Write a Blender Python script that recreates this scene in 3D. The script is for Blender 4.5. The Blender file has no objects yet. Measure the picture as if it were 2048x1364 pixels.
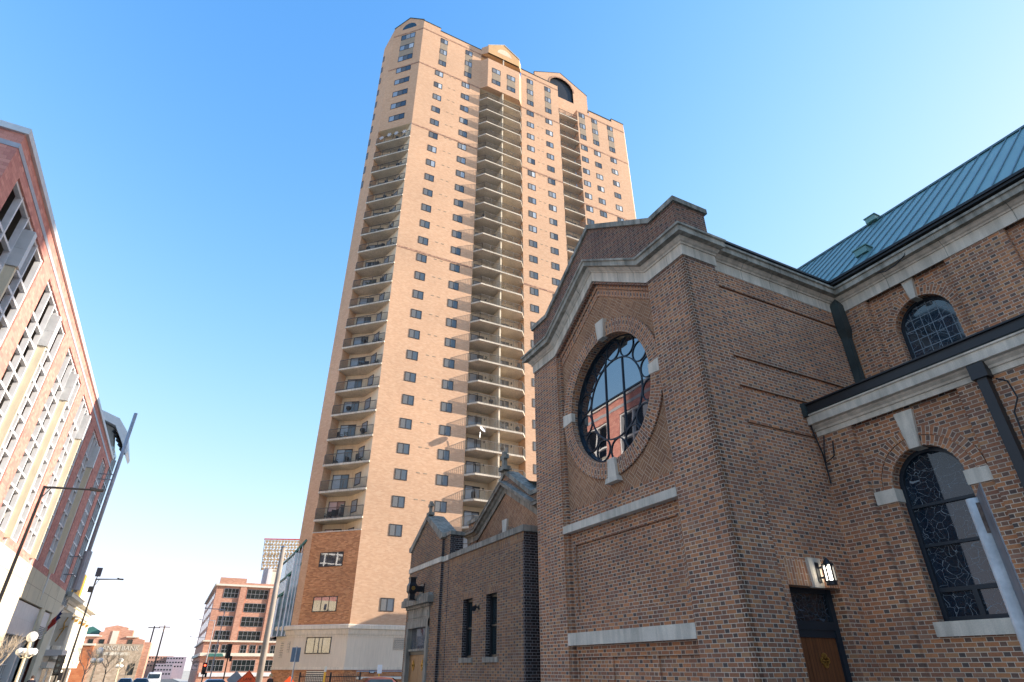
import bpy, math, random
from mathutils import Vector, Matrix
random.seed(7)
R = math.radians
SC = bpy.context.scene
COL = SC.collection

# ------------------------------------------------------------ camera, sky, sun, exposure
cd = bpy.data.cameras.new('camera'); cam = bpy.data.objects.new('camera', cd); COL.objects.link(cam)
cam.location = (0, 0, 1.65); cam.rotation_euler = (R(90 + 29.4515), 0, R(-27.3823))
cd.sensor_width = 36; cd.lens = 20.39; cd.clip_start = .05; cd.clip_end = 4000
SC.camera = cam
SUN = Vector((.902, -.263, .342)).normalized()
W = bpy.data.worlds.new('World'); SC.world = W; W.use_nodes = True
wn = W.node_tree; wn.nodes.clear()
sky = wn.nodes.new('ShaderNodeTexSky'); sky.sky_type = 'NISHITA'; sky.sun_disc = False
sky.sun_elevation = math.asin(SUN.z); sky.sun_rotation = math.atan2(SUN.x, SUN.y)
sky.altitude = 250; sky.air_density = 1.0; sky.dust_density = .3; sky.ozone_density = 3.0
bg = wn.nodes.new('ShaderNodeBackground'); bg.inputs[1].default_value = .15
wo = wn.nodes.new('ShaderNodeOutputWorld')
def wnode(op, a, b):
    x = wn.nodes.new('ShaderNodeMath'); x.operation = op
    for i, v in enumerate((a, b)):
        if isinstance(v, float): x.inputs[i].default_value = v
        else: wn.links.new(v, x.inputs[i])
    return x.outputs[0]
sep = wn.nodes.new('ShaderNodeSeparateColor'); cmb = wn.nodes.new('ShaderNodeCombineColor'); wn.links.new(sky.outputs[0], sep.inputs[0])
for i in range(3):                      # a clear winter sky with less glare towards the horizon and the sun
    q = wnode('DIVIDE', sep.outputs[i], 2.0)
    wn.links.new(wnode('MULTIPLY', wnode('DIVIDE', sep.outputs[i], wnode('SQRT', wnode('ADD', wnode('MULTIPLY', q, q), 1.0), 0.0)), (.84, .81, .89)[i]), cmb.inputs[i])
hs = wn.nodes.new('ShaderNodeHueSaturation'); hs.inputs['Saturation'].default_value = 1.27; hs.inputs['Value'].default_value = 1.0
wn.links.new(cmb.outputs[0], hs.inputs['Color']); wn.links.new(hs.outputs[0], bg.inputs[0]); wn.links.new(bg.outputs[0], wo.inputs[0])
sl = bpy.data.lights.new('sun', 'SUN'); sl.energy = 2.0; sl.angle = R(.5); sl.color = (1, .90, .76)
so = bpy.data.objects.new('sun', sl); COL.objects.link(so)
so.rotation_euler = SUN.to_track_quat('Z', 'Y').to_euler(); so.location = (60, -20, 40)
SC.view_settings.view_transform = 'Standard'; SC.view_settings.look = 'None'
SC.view_settings.exposure = 2.5; SC.view_settings.gamma = 1
SC.cycles.max_bounces = 6; SC.cycles.diffuse_bounces = 4; SC.cycles.glossy_bounces = 4

# ------------------------------------------------------------ objects, tags
WM = {}
def root(name, label, cat, loc=(0, 0, 0), group=None, rz=0):
    o = bpy.data.objects.new(name, None); COL.objects.link(o); o.empty_display_size = .3
    o.location = loc; o.rotation_euler = (0, 0, rz)
    WM[o] = Matrix.Translation(loc) @ Matrix.Rotation(rz, 4, 'Z')
    return tag(o, label, cat, group)
def tag(o, label, cat, group=None):
    o['label'] = label; o['category'] = cat
    if group: o['group'] = group
    return o
def par(o, p, local=False):
    """parent o to p; local=True: o's numbers are already in p's frame"""
    o.parent = p
    if not local and p in WM: o.matrix_parent_inverse = WM[p].inverted()
    return o
def tree_copy(o, p=None):
    c = o.copy(); COL.objects.link(c)
    if p: c.parent = p
    for ch in list(o.children): tree_copy(ch, c)
    return c

# ------------------------------------------------------------ mesh builder
def newell(ps):
    n = Vector((0, 0, 0))
    for i in range(len(ps)):
        a, b = ps[i], ps[(i + 1) % len(ps)]
        n.x += (a[1] - b[1]) * (a[2] + b[2]); n.y += (a[2] - b[2]) * (a[0] + b[0]); n.z += (a[0] - b[0]) * (a[1] + b[1])
    return n.normalized() if n.length > 1e-12 else Vector((0, 0, 1))
def autouv(ps, n):
    if abs(n.z) < .75:
        t = Vector((-n.y, n.x, 0)).normalized()
        if abs(t.x) > abs(t.y):
            if t.x < 0: t = -t
        elif t.y < 0: t = -t
        s = math.sqrt(max(1e-6, 1 - n.z * n.z))
        return [(p[0] * t.x + p[1] * t.y, p[2] / s) for p in ps]
    return [(p[0], p[1]) for p in ps]
class MB:
    def __init__(s): s.v = []; s.f = []; s.uv = []; s.mi = []
    def face(s, ps, uv=None, m=0):
        ps = [tuple(p) for p in ps]
        if uv is None: uv = autouv(ps, newell(ps))
        i = len(s.v); s.v += ps; s.f.append(list(range(i, i + len(ps)))); s.uv += list(uv); s.mi.append(m)
    def box(s, x0, x1, y0, y1, z0, z1, m=0, M=None):
        c = [(x, y, z) for z in (z0, z1) for y in (y0, y1) for x in (x0, x1)]
        if M is not None: c = [tuple(M @ Vector(p)) for p in c]
        for q in ((0, 2, 3, 1), (4, 5, 7, 6), (0, 1, 5, 4), (2, 6, 7, 3), (0, 4, 6, 2), (1, 3, 7, 5)):
            s.face([c[k] for k in q], None, m)
    def bar(s, a, b, w, h, m=0):
        a = Vector(a); b = Vector(b); d = b - a; L = d.length
        if L < 1e-6: return
        q = d.to_track_quat('X', 'Z').to_matrix().to_4x4()
        s.box(0, L, -w / 2, w / 2, -h / 2, h / 2, m, Matrix.Translation(a) @ q)
    def prism(s, poly, P, d0, d1, m=0, caps=True, mside=None):
        """poly of (u,v); P(u,v,d)->3D"""
        a = [P(u, v, d0) for u, v in poly]; b = [P(u, v, d1) for u, v in poly]; n = len(poly)
        ar = sum(poly[i][0] * poly[(i + 1) % n][1] - poly[(i + 1) % n][0] * poly[i][1] for i in range(n))
        if caps:
            s.face(a, None, m); s.face(b[::-1], None, m)
        ms = m if mside is None else mside
        for i in range(n):
            j = (i + 1) % n; s.face([a[i], b[i], b[j], a[j]], None, ms)
    def tube(s, pts, r, n=8, m=0, cap=True):
        pts = [Vector(p) for p in pts]; k = len(pts)
        rs = r if isinstance(r, (list, tuple)) else [r] * k
        rings = []; up = None
        for i in range(k):
            d = (pts[min(i + 1, k - 1)] - pts[max(i - 1, 0)])
            if d.length < 1e-9: d = Vector((0, 0, 1))
            d.normalize()
            if up is None or abs(up.dot(d)) > .95: up = Vector((0, 0, 1)) if abs(d.z) < .9 else Vector((1, 0, 0))
            a = d.cross(up).normalized(); b = d.cross(a).normalized(); up = -b if False else up
            rings.append([pts[i] + (a * math.cos(t) + b * math.sin(t)) * rs[i] for t in [2 * math.pi * q / n for q in range(n)]])
        for i in range(k - 1):
            for q in range(n):
                w = (q + 1) % n; s.face([rings[i][q], rings[i + 1][q], rings[i + 1][w], rings[i][w]], None, m)
        if cap: s.face(rings[0], None, m); s.face(rings[-1][::-1], None, m)
    def ring(s, c, P, r, w, n=24, m=0, d0=0, d1=.05, a0=0, a1=2 * math.pi):
        """flat ring bar around centre c=(u,v)"""
        full = abs(a1 - a0 - 2 * math.pi) < 1e-6
        A = [a0 + (a1 - a0) * i / n for i in range(n + 1)]
        for i in range(n):
            q = [[P(c[0] + rr * math.cos(a), c[1] + rr * math.sin(a), d) for a in (A[i], A[i + 1])] for rr in (r - w / 2, r + w / 2) for d in (d0, d1)]
            I0, I1, O0, O1 = q
            s.face([I1[0], O1[0], O1[1], I1[1]], None, m); s.face([O0[0], O0[1], O1[1], O1[0]], None, m); s.face([I0[0], I1[0], I1[1], I0[1]], None, m)
    def voussoir(s, c, P, r0, r1, a0, a1, n=24, m=0, d0=0, d1=.02):
        """arch ring whose bricks run radially"""
        rm = (r0 + r1) / 2; A = [a0 + (a1 - a0) * i / n for i in range(n + 1)]
        for i in range(n):
            a, b = A[i], A[i + 1]
            f = lambda r, t, d: P(c[0] + r * math.cos(t), c[1] + r * math.sin(t), d)
            s.face([f(r0, a, d1), f(r1, a, d1), f(r1, b, d1), f(r0, b, d1)], [(r0, a * rm), (r1, a * rm), (r1, b * rm), (r0, b * rm)], m)
            s.face([f(r1, a, d0), f(r1, b, d0), f(r1, b, d1), f(r1, a, d1)], None, m)
            s.face([f(r0, a, d0), f(r0, a, d1), f(r0, b, d1), f(r0, b, d0)], None, m)
    def sweep(s, stations, m=0, caps=True, crown=99):
        for i in range(len(stations) - 1):
            A, B = stations[i], stations[i + 1]
            for k in range(len(A) - 1): s.face([A[k], B[k], B[k + 1], A[k + 1]], None, 1 if k >= crown else m)
        if caps: s.face(stations[0], None, m); s.face(stations[-1][::-1], None, m)
    def ball(s, c, r, n=12, m=0, sz=1):
        for i in range(n // 2):
            for j in range(n):
                f = lambda a, b: (c[0] + r * math.sin(a) * math.cos(b), c[1] + r * math.sin(a) * math.sin(b), c[2] + r * sz * math.cos(a))
                a0, a1 = math.pi * i / (n // 2), math.pi * (i + 1) / (n // 2); b0, b1 = 2 * math.pi * j / n, 2 * math.pi * (j + 1) / n
                q = [f(a0, b0), f(a1, b0), f(a1, b1), f(a0, b1)]
                if i == 0: q = q[1:] if False else [q[0], q[1], q[2]]
                elif i == n // 2 - 1: q = [q[0], q[1], q[3]]
                s.face(q, None, m)
    def wallhole(s, P, u0, u1, v0, v1, outline, m=0, depth=0, mr=None, d=0):
        """rect wall with one hole; outline = closed list of (u,v) CCW starting at the bottom centre, symmetric about its centre"""
        uc = outline[0][0]; k = len(outline) // 2
        right = outline[:k + 1]; left = outline[k:] + [outline[0]]
        s.face([P(u, v, d) for u, v in [(uc, v0), (u1, v0), (u1, v1), (uc, v1)] + right[::-1]], None, m)
        s.face([P(u, v, d) for u, v in [(uc, v1), (u0, v1), (u0, v0), (uc, v0)] + left[::-1]], None, m)
        if depth:
            n = len(outline)
            for i in range(n):
                a, b = outline[i], outline[(i + 1) % n]
                s.face([P(a[0], a[1], d), P(b[0], b[1], d), P(b[0], b[1], d - depth), P(a[0], a[1], d - depth)], None, m if mr is None else mr)
    def build(s, name, mats, parent=None, smooth=False, local=False):
        me = bpy.data.meshes.new(name); me.from_pydata(s.v, [], s.f)
        ul = me.uv_layers.new(name='UVMap')
        ul.data.foreach_set('uv', [c for t in s.uv for c in t])
        if not isinstance(mats, (list, tuple)): mats = [mats]
        for mt in mats: me.materials.append(mt)
        me.polygons.foreach_set('material_index', s.mi)
        if smooth:
            import bmesh
            bm = bmesh.new(); bm.from_mesh(me); bmesh.ops.remove_doubles(bm, verts=bm.verts, dist=1e-5); bm.to_mesh(me); bm.free()
            me.polygons.foreach_set('use_smooth', [True] * len(me.polygons))
        me.update()
        o = bpy.data.objects.new(name, me); COL.objects.link(o)
        if parent: par(o, parent, local)
        return o
def PX(X): return lambda u, v, d=0: (X - d, u, v)          # wall facing -X, u = y
def PXp(X): return lambda u, v, d=0: (X + d, u, v)         # wall facing +X
def PY(Y): return lambda u, v, d=0: (u, Y - d, v)          # wall facing -Y, u = x
def arch_outline(uc, hw, v0, vs, n=16):
    o = [(uc, v0), (uc + hw, v0)]
    o += [(uc + hw * math.cos(math.pi * i / n), vs + hw * math.sin(math.pi * i / n)) for i in range(n + 1)]
    o += [(uc - hw, v0)]
    # rotate so that the first is bottom centre and the middle one the crown
    return o
def circ_outline(uc, vc, r, n=48):
    return [(uc + r * math.sin(2 * math.pi * i / n), vc - r * math.cos(2 * math.pi * i / n)) for i in range(n)]
def rect_outline(u0, u1, v0, v1):
    uc = (u0 + u1) / 2; return [(uc, v0), (u1, v0), (u1, v1), (uc, v1), (u0, v1), (u0, v0)]

# ------------------------------------------------------------ materials
class NT:
    def __init__(s, name):
        s.mat = bpy.data.materials.new(name); s.mat.use_nodes = True; s.t = s.mat.node_tree
        s.b = s.t.nodes['Principled BSDF']
    def n(s, k, **kw):
        x = s.t.nodes.new(k)
        for a, v in kw.items(): setattr(x, a, v)
        return x
    def l(s, a, b): s.t.links.new(a, b)
    def put(s, x, sock):
        if hasattr(x, 'is_linked'): s.l(x, sock)
        else: sock.default_value = x
    def m(s, op, a, b=None, c=None, clamp=False):
        x = s.n('ShaderNodeMath', operation=op); x.use_clamp = clamp
        for i, v in enumerate((a, b, c)):
            if v is not None: s.put(v, x.inputs[i])
        return x.outputs[0]
    def mix(s, f, a, b, mode='MIX'):
        x = s.n('ShaderNodeMix', data_type='RGBA', blend_type=mode)
        s.put(f, x.inputs[0])
        for v, sock in ((a, x.inputs[6]), (b, x.inputs[7])):
            if isinstance(v, tuple): sock.default_value = (*v[:3], 1)
            else: s.l(v, sock)
        return x.outputs[2]
    def ramp(s, f, stops):
        x = s.n('ShaderNodeValToRGB'); e = x.color_ramp.elements
        while len(e) < len(stops): e.new(.5)
        for i, (p, c) in enumerate(stops): e[i].position = p; e[i].color = (*c, 1)
        s.l(f, x.inputs[0]); return x.outputs[0]
    def uv(s):
        x = s.n('ShaderNodeUVMap'); x.uv_map = 'UVMap'
        y = s.n('ShaderNodeSeparateXYZ'); s.l(x.outputs[0], y.inputs[0]); return x.outputs[0], y.outputs[0], y.outputs[1]
    def noise(s, scale, detail=3, vec=None, sc=None):
        x = s.n('ShaderNodeTexNoise'); x.inputs['Scale'].default_value = scale; x.inputs['Detail'].default_value = detail
        if vec is None: vec = s.n('ShaderNodeNewGeometry').outputs['Position']
        if sc:
            mp = s.n('ShaderNodeMapping'); mp.inputs['Scale'].default_value = sc; s.l(vec, mp.inputs[0]); vec = mp.outputs[0]
        s.l(vec, x.inputs['Vector']); return x.outputs[0]
    def comb(s, a, b, c=0.0):
        x = s.n('ShaderNodeCombineXYZ'); s.put(a, x.inputs[0]); s.put(b, x.inputs[1]); s.put(c, x.inputs[2]); return x.outputs[0]
    def bump(s, h, st=.4, dist=.01):
        x = s.n('ShaderNodeBump'); x.inputs['Strength'].default_value = st; x.inputs['Distance'].default_value = dist
        s.l(h, x.inputs['Height']); s.l(x.outputs[0], s.b.inputs['Normal'])
    def out(s, col=None, rough=.8, spec=.3, metal=0.):
        if col is not None:
            if isinstance(col, tuple): s.b.inputs['Base Color'].default_value = (*col, 1)
            else: s.l(col, s.b.inputs['Base Color'])
        s.put(rough, s.b.inputs['Roughness']); s.b.inputs['Specular IOR Level'].default_value = spec; s.b.inputs['Metallic'].default_value = metal
        return s.mat
def brick(name, st, hd, mortar, L=.215, H=.105, h=.0693, mo=.0105, kind='flemish', rot=0, bump=.5, blotch=.25, bs=.7):
    N = NT(name); _, u, v = N.uv()
    if rot:
        c, sn = math.cos(rot), math.sin(rot)
        u, v = N.m('SUBTRACT', N.m('MULTIPLY', u, c), N.m('MULTIPLY', v, sn)), N.m('ADD', N.m('MULTIPLY', u, sn), N.m('MULTIPLY', v, c))
    key = 0.0
    if kind == 'basket':
        s = L; cu = N.m('FLOOR', N.m('DIVIDE', u, s)); cv = N.m('FLOOR', N.m('DIVIDE', v, s))
        chk = N.m('FLOORED_MODULO', N.m('ADD', cu, cv), 2.0); d = N.m('SUBTRACT', v, u)
        u, v = N.m('ADD', u, N.m('MULTIPLY', d, chk)), N.m('SUBTRACT', v, N.m('MULTIPLY', d, chk))
        h = s / 3; key = chk
    row = N.m('FLOOR', N.m('DIVIDE', v, h)); fv = N.m('SUBTRACT', v, N.m('MULTIPLY', row, h))
    P = L + H if kind == 'flemish' else L
    odd = N.m('FLOORED_MODULO', row, 2.0)
    if kind == 'basket': uo = u
    else: uo = N.m('ADD', u, N.m('MULTIPLY', odd, P / 2))
    q = N.m('DIVIDE', uo, P); cell = N.m('FLOOR', q); f = N.m('MULTIPLY', N.m('SUBTRACT', q, cell), P)
    if kind == 'flemish':
        isH = N.m('GREATER_THAN', f, L); fl = N.m('SUBTRACT', f, N.m('MULTIPLY', isH, L)); ln = N.m('SUBTRACT', L, N.m('MULTIPLY', isH, L - H))
    else: isH = 0.0; fl = f; ln = L
    du = N.m('MINIMUM', fl, N.m('SUBTRACT', ln, fl)); dv = N.m('MINIMUM', fv, N.m('SUBTRACT', h, fv))
    d = N.m('MINIMUM', du, dv)
    mk = N.m('SMOOTHSTEP' if False else 'DIVIDE', N.m('SUBTRACT', d, mo / 2 - .0025), .005, clamp=True)
    wnz = N.n('ShaderNodeTexWhiteNoise', noise_dimensions='3D')
    N.l(N.comb(N.m('ADD', cell, .37), N.m('ADD', row, .21), N.m('ADD', N.m('MULTIPLY', isH, 1.7) if kind == 'flemish' else 0.0, key)), wnz.inputs[0])
    r = wnz.outputs[0]
    c = N.ramp(r, st)
    if kind == 'flemish': c = N.mix(isH, c, N.ramp(r, hd))
    grain = N.noise(38, 2); c = N.mix(.35, c, N.ramp(grain, [(.25, (.55, .55, .55)), (.75, (1.3, 1.3, 1.3))]), 'MULTIPLY')
    big = N.noise(bs, 4); lo = 1 - blotch
    c = N.mix(1.0, c, N.ramp(big, [(.3, (lo, lo, lo)), (.7, (1.12, 1.1, 1.08))]), 'MULTIPLY')
    mcol = N.mix(.8, mortar, N.ramp(N.noise(1.3, 4), [(.3, (.62, .62, .64)), (.7, (1.15, 1.12, 1.1))]), 'MULTIPLY')
    col = N.mix(mk, mcol, c)
    if bump: N.bump(N.m('ADD', mk, N.m('MULTIPLY', grain, .25)), bump, .008)
    return N.out(col, .85, .25)
def stone(name, c, var=.25, scale=1.2, streak=.3, rough=.85, grain=.12, bump=.15):
    N = NT(name)
    a = N.noise(scale, 5); s = N.noise(2.2, 4, sc=(3.5, 3.5, .35)); g = N.noise(60, 2)
    col = N.mix(1.0, (c[0], c[1], c[2]), N.ramp(a, [(.3, (1 - var,) * 3), (.7, (1 + var * .5,) * 3)]), 'MULTIPLY')
    col = N.mix(streak, col, N.ramp(s, [(.35, (.35, .37, .36)), (.6, (1.05, 1.05, 1.05))]), 'MULTIPLY')
    col = N.mix(grain * 3, col, N.ramp(g, [(.3, (.75,) * 3), (.7, (1.2,) * 3)]), 'MULTIPLY')
    if bump: N.bump(g, bump, .004)
    return N.out(col, rough, .25)
def plain(name, c, rough=.6, spec=.4, metal=0., var=.12, scale=2.5):
    N = NT(name); col = N.mix(1.0, (c[0], c[1], c[2]), N.ramp(N.noise(scale, 4), [(.3, (1 - var,) * 3), (.7, (1 + var * .6,) * 3)]), 'MULTIPLY')
    return N.out(col, rough, spec, metal)
def glass(name, c, ior=1.9, rough=.02, wave=.0, lead=None, leadcol=(.45, .47, .5), rnd=None):
    N = NT(name); col = (c[0], c[1], c[2])
    cc = N.mix(1.0, col, N.ramp(N.noise(1.6, 3), [(.3, (.6,) * 3), (.7, (1.4,) * 3)]), 'MULTIPLY')
    ro = rough
    if rnd:
        g = N.n('ShaderNodeNewGeometry').outputs['Random Per Island']; cc = N.ramp(g, rnd)
    if lead:
        uvv, u, v = N.uv(); mk = None
        if lead[0] in ('cells', 'both'):
            nz = N.n('ShaderNodeTexNoise'); nz.inputs['Scale'].default_value = 2.2; N.l(uvv, nz.inputs['Vector'])
            sx = N.n('ShaderNodeVectorMath', operation='MULTIPLY_ADD'); N.l(nz.outputs[1], sx.inputs[0]); sx.inputs[1].default_value = (.45, .45, 0); N.l(uvv, sx.inputs[2]); uvv = sx.outputs[0]
            vo = N.n('ShaderNodeTexVoronoi', feature='DISTANCE_TO_EDGE'); vo.inputs['Scale'].default_value = lead[1]; N.l(uvv, vo.inputs['Vector'])
            mk = N.m('LESS_THAN', vo.outputs[0], lead[2])
        if lead[0] in ('grid', 'both'):
            s = lead[3]; fu = N.m('FRACT', N.m('DIVIDE', u, s)); fw = N.m('FRACT', N.m('DIVIDE', v, s * 1.25))
            e = N.m('MINIMUM', N.m('MINIMUM', fu, N.m('SUBTRACT', 1.0, fu)), N.m('MINIMUM', fw, N.m('SUBTRACT', 1.0, fw)))
            k2 = N.m('LESS_THAN', e, .035); mk = k2 if mk is None else N.m('MAXIMUM', mk, k2)
        pc = N.n('ShaderNodeTexVoronoi'); pc.inputs['Scale'].default_value = lead[1]; N.l(uvv, pc.inputs['Vector'])
        cc = N.mix(.35, cc, N.ramp(N.m('FRACT', N.m('MULTIPLY', pc.outputs[0], 7.3)), [(0, (.0, .0, .0)), (.5, (.01, .02, .03)), (1, (.03, .05, .07))]))
        cc = N.mix(mk, cc, leadcol); ro = N.m('ADD', rough, N.m('MULTIPLY', mk, .5))
    if wave: N.bump(N.noise(1.1, 2), wave, .02)
    m = N.out(cc, ro, .5); N.b.inputs['IOR'].default_value = ior; return m
M = {}
dk = lambda c, k: tuple(x * k for x in c)
BR = (.155, .074, .047)
ST = [(0, (0.291, 0.134, 0.083)), (.2, (0.372, 0.155, 0.079)), (.45, (0.461, 0.187, 0.088)), (.7, (0.550, 0.223, 0.096)), (.88, (0.491, 0.238, 0.110)), (1, (0.357, 0.180, 0.114))]
HD = [(0, (.12, .09, .075)), (.3, (.18, .105, .075)), (.5, (.25, .13, .085)), (.8, (.33, .165, .10)), (1, (.12, .085, .07))]
MO = (.68, .53, .39)
M['brick'] = brick('church_brick', ST, HD, MO)
M['brick_soot'] = brick('sooty_parapet_brick', [(p, (c[0] * .52, c[1] * .55, c[2] * .72)) for p, c in ST], [(p, dk(c, .6)) for p, c in HD], dk(MO, .62))
M['brick_quoin'] = brick('dark_corner_brick', [(p, dk(c, .5)) for p, c in ST], [(p, dk(c, .5)) for p, c in HD], MO)
M['brick_soldier'] = brick('soldier_brick', ST, HD, MO, kind='running', L=.215, h=.07)
M['basket'] = brick('basketweave_brick', [(0, (.30, .14, .075)), (.5, (.38, .18, .09)), (1, (.44, .22, .115))], HD, (.54, .38, .25), L=.215, kind='basket', rot=R(45))
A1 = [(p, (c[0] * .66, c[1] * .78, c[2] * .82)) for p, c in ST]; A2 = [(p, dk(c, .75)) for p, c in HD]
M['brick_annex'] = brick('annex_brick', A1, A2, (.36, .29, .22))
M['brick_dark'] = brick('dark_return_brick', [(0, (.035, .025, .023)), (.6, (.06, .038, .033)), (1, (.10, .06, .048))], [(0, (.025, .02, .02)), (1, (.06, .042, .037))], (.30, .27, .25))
TW = [(0, (.56, .335, .205)), (.3, (.595, .36, .22)), (.7, (.62, .385, .24)), (1, (.65, .42, .27))]
M['brick_tower'] = brick('tower_brick', TW, TW, (.60, .43, .31), L=.30, h=.10, kind='running', bump=.1, blotch=.09, bs=.09)
M['brick_towerdk'] = brick('tower_band_brick', [(0, (.20, .11, .08)), (.5, (.36, .2, .13)), (1, (.52, .3, .2))], TW, (.45, .32, .24), L=.25, h=.12, kind='running', bump=.2, blotch=.1)
TL = [(0, (0.379, 0.158, 0.067)), (.4, (0.506, 0.212, 0.090)), (.8, (0.590, 0.260, 0.112)), (1, (0.646, 0.315, 0.146))]
M['brick_towerlow'] = brick('tower_lower_brick', TL, TL, (.50, .34, .24), L=.30, h=.10, kind='running', bump=.15, blotch=.12, bs=.4)
RB = [(0, (0.440, 0.185, 0.159)), (.5, (0.526, 0.237, 0.196)), (1, (0.599, 0.287, 0.234))]
M['brick_ramp'] = brick('ramp_red_panel', RB, RB, (.46, .20, .14), L=.4, h=.2, mo=.012, kind='running', bump=.1, blotch=.08, bs=.2)
PB = [(0, (.47, .235, .165)), (.5, (.54, .285, .20)), (1, (.60, .33, .24))]
M['brick_pink'] = brick('pink_warehouse_brick', PB, PB, (.5, .33, .25), L=.4, h=.14, kind='running', bump=0, blotch=.12, bs=.15)
OB = [(0, (.42, .14, .06)), (.5, (.5, .18, .08)), (1, (.55, .22, .1))]
M['brick_orange'] = brick('orange_brick', OB, OB, (.45, .22, .14), L=.5, h=.25, kind='running', bump=0, blotch=.12, bs=.15)
M['stone'] = stone('limestone', (.72, .60, .47), .2, 1.4, .35)
M['stone_weath'] = stone('weathered_limestone', (.34, .30, .24), .35, 1.8, .75)
M['stone_crown'] = stone('sooty_crown_stone', (.43, .37, .29), .35, 1.6, .6)
M['stone_annex'] = stone('annex_stone', (.36, .30, .235), .3, 2.0, .6)
M['slab'] = stone('balcony_concrete', (.64, .55, .44), .2, .6, .35)
M['base'] = stone('tower_base_concrete', (.76, .62, .47), .07, .35, .10)
M['basecap'] = stone('base_cornice_concrete', (.80, .67, .52), .10, .5, .2)
M['stucco'] = stone('recess_stucco', (.74, .61, .44), .10, .5, .15)
M['yellowst'] = stone('gable_stucco', (.62, .38, .19), .08, .4, .1)
M['spandrel'] = plain('tan_spandrel', (.33, .25, .17), .6)
M['cream'] = stone('cream_panel', (.68, .59, .43), .08, .3, .12)
M['creamst'] = stone('white_classical_stone', (.74, .68, .57), .08, .5, .12)
M['alum'] = plain('aluminium_panel', (.62, .62, .61), .45, .5, .25, .08)
M['whitem'] = plain('white_painted_steel', (.70, .69, .70), .45)
M['galv'] = plain('galvanised_steel', (.42, .43, .45), .35, .5, .8, .2, 6)
M['mast'] = plain('mast_steel', (.38, .38, .41), .5, .5, .2)
M['dark'] = plain('dark_bronze_metal', (.022, .021, .022), .45)
M['black'] = plain('black_painted_metal', (.012, .012, .014), .4)
M['blueblk'] = plain('dark_blue_frame', (.012, .02, .028), .4)
M['rail'] = plain('railing_metal', (.10, .085, .07), .5)
M['raillt'] = plain('bay_railing_metal', (.15, .125, .10), .5)
M['winfr'] = plain('window_frame_bronze', (.05, .04, .035), .5)
M['copper'] = plain('copper_flashing', (.035, .048, .046), .55, var=.35)
M['roof'] = plain('seamed_metal_roof', (.15, .27, .245), .42, .5, .2, .12, .8)
M['seam'] = plain('roof_seam', (.10, .17, .2), .45, .5, .2)
M['asph'] = stone('asphalt', (.12, .115, .11), .25, .5, 0)
M['walk'] = stone('pavement_concrete', (.50, .46, .41), .15, .6, .1)
M['earth'] = stone('city_ground', (.50, .44, .36), .2, .1, 0)
M['paint'] = plain('road_paint', (.72, .71, .66), .7)
M['rosegl'] = glass('rose_window_glass', (.012, .018, .026), 3.2, .015, .05)
M['aislegl'] = glass('stained_glass', (.006, .016, .028), 1.55, .03, .04, ('cells', 7.0, .011), (.19, .21, .22))
M['navegl'] = glass('leaded_glass', (.012, .03, .05), 1.8, .06, .03, ('both', 5, .012, .2), (.15, .18, .20))
M['doorgl'] = glass('transom_glass', (.004, .008, .012), 1.5, .05, 0, ('cells', 9, .02), (.05, .07, .09))
M['pane'] = glass('apartment_pane', (.05, .06, .08), 1.7, .03, .02, rnd=[(0, (.04, .045, .055)), (.3, (.09, .11, .13)), (.45, (.24, .28, .33)), (.75, (.44, .47, .50)), (1, (.66, .65, .62))])
M['screen'] = glass('apartment_screen', (.05, .06, .08), 1.5, .25, 0, rnd=[(0, (.08, .075, .075)), (.6, (.16, .155, .15)), (1, (.34, .33, .32))])
M['darkgl'] = glass('dark_window_glass', (.018, .026, .028), 1.6, .05, 0)
M['skygl'] = glass('atrium_glass', (.20, .28, .30), 2.2, .05, .0)
M['mirrgl'] = glass('reflective_pane', (.10, .10, .11), 2.6, .02, .06)
M['inside'] = plain('garage_interior', (.10, .095, .09), .9)
M['deck'] = plain('garage_deck_concrete', (.30, .28, .25), .9)
M['teal'] = plain('teal_metal', (.05, .17, .15), .5)
M['orange'] = plain('sign_orange', (.75, .085, .015), .45, var=.03)
M['yellow'] = plain('sign_yellow', (.80, .42, .03), .5, var=.05)
M['sigback'] = plain('sign_back_aluminium', (.20, .235, .27), .45, .5, .3)
M['bark'] = stone('bark', (.30, .25, .19), .3, 3, 0)
M['twig'] = stone('pale_twigs', (.48, .40, .31), .2, 3, 0)
M['woodpole'] = stone('pole_timber', (.20, .13, .09), .3, 2, .3)
M['lampback'] = plain('lamp_casing', (.62, .46, .26), .6, var=.35, scale=1.2)
M['concpole'] = stone('spun_concrete_pole', (.36, .30, .25), .15, 2, .3)
M['galvpost'] = stone('worn_galvanised_post', (.62, .56, .50), .25, 9, .35, .35)
M['plate'] = plain('sign_plate_metal', (.20, .20, .21), .5, .5, .5, .3, 12)
M['sticker'] = stone('weathered_sticker', (.20, .14, .11), .6, 40, 0)
M['globe'] = plain('white_globe', (.85, .83, .78), .3, var=.02)
M['skin'] = plain('skin', (.5, .3, .22), .6, var=.03)
M['navy'] = plain('navy_cloth', (.015, .018, .035), .9)
M['hair'] = plain('blond_hair', (.45, .30, .15), .8)
M['brown'] = plain('brown_cloth', (.05, .03, .025), .9)
M['tyre'] = plain('tyre_rubber', (.015, .015, .015), .8)
M['red'] = plain('red_paint', (.45, .03, .02), .5)
M['blueflag'] = plain('flag_blue', (.03, .04, .16), .8)
M['gold'] = plain('gilt_metal', (.55, .33, .08), .35, .5, .8)
N = NT('emissive_lamp'); N.b.inputs['Emission Color'].default_value = (1, .93, .78, 1); N.b.inputs['Emission Strength'].default_value = 2.6; M['lamp'] = N.out((.9, .88, .8), .4)
N = NT('signal_red'); N.b.inputs['Emission Color'].default_value = (1, .05, .02, 1); N.b.inputs['Emission Strength'].default_value = 2.0; M['sigred'] = N.out((.6, .03, .02), .4)
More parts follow.
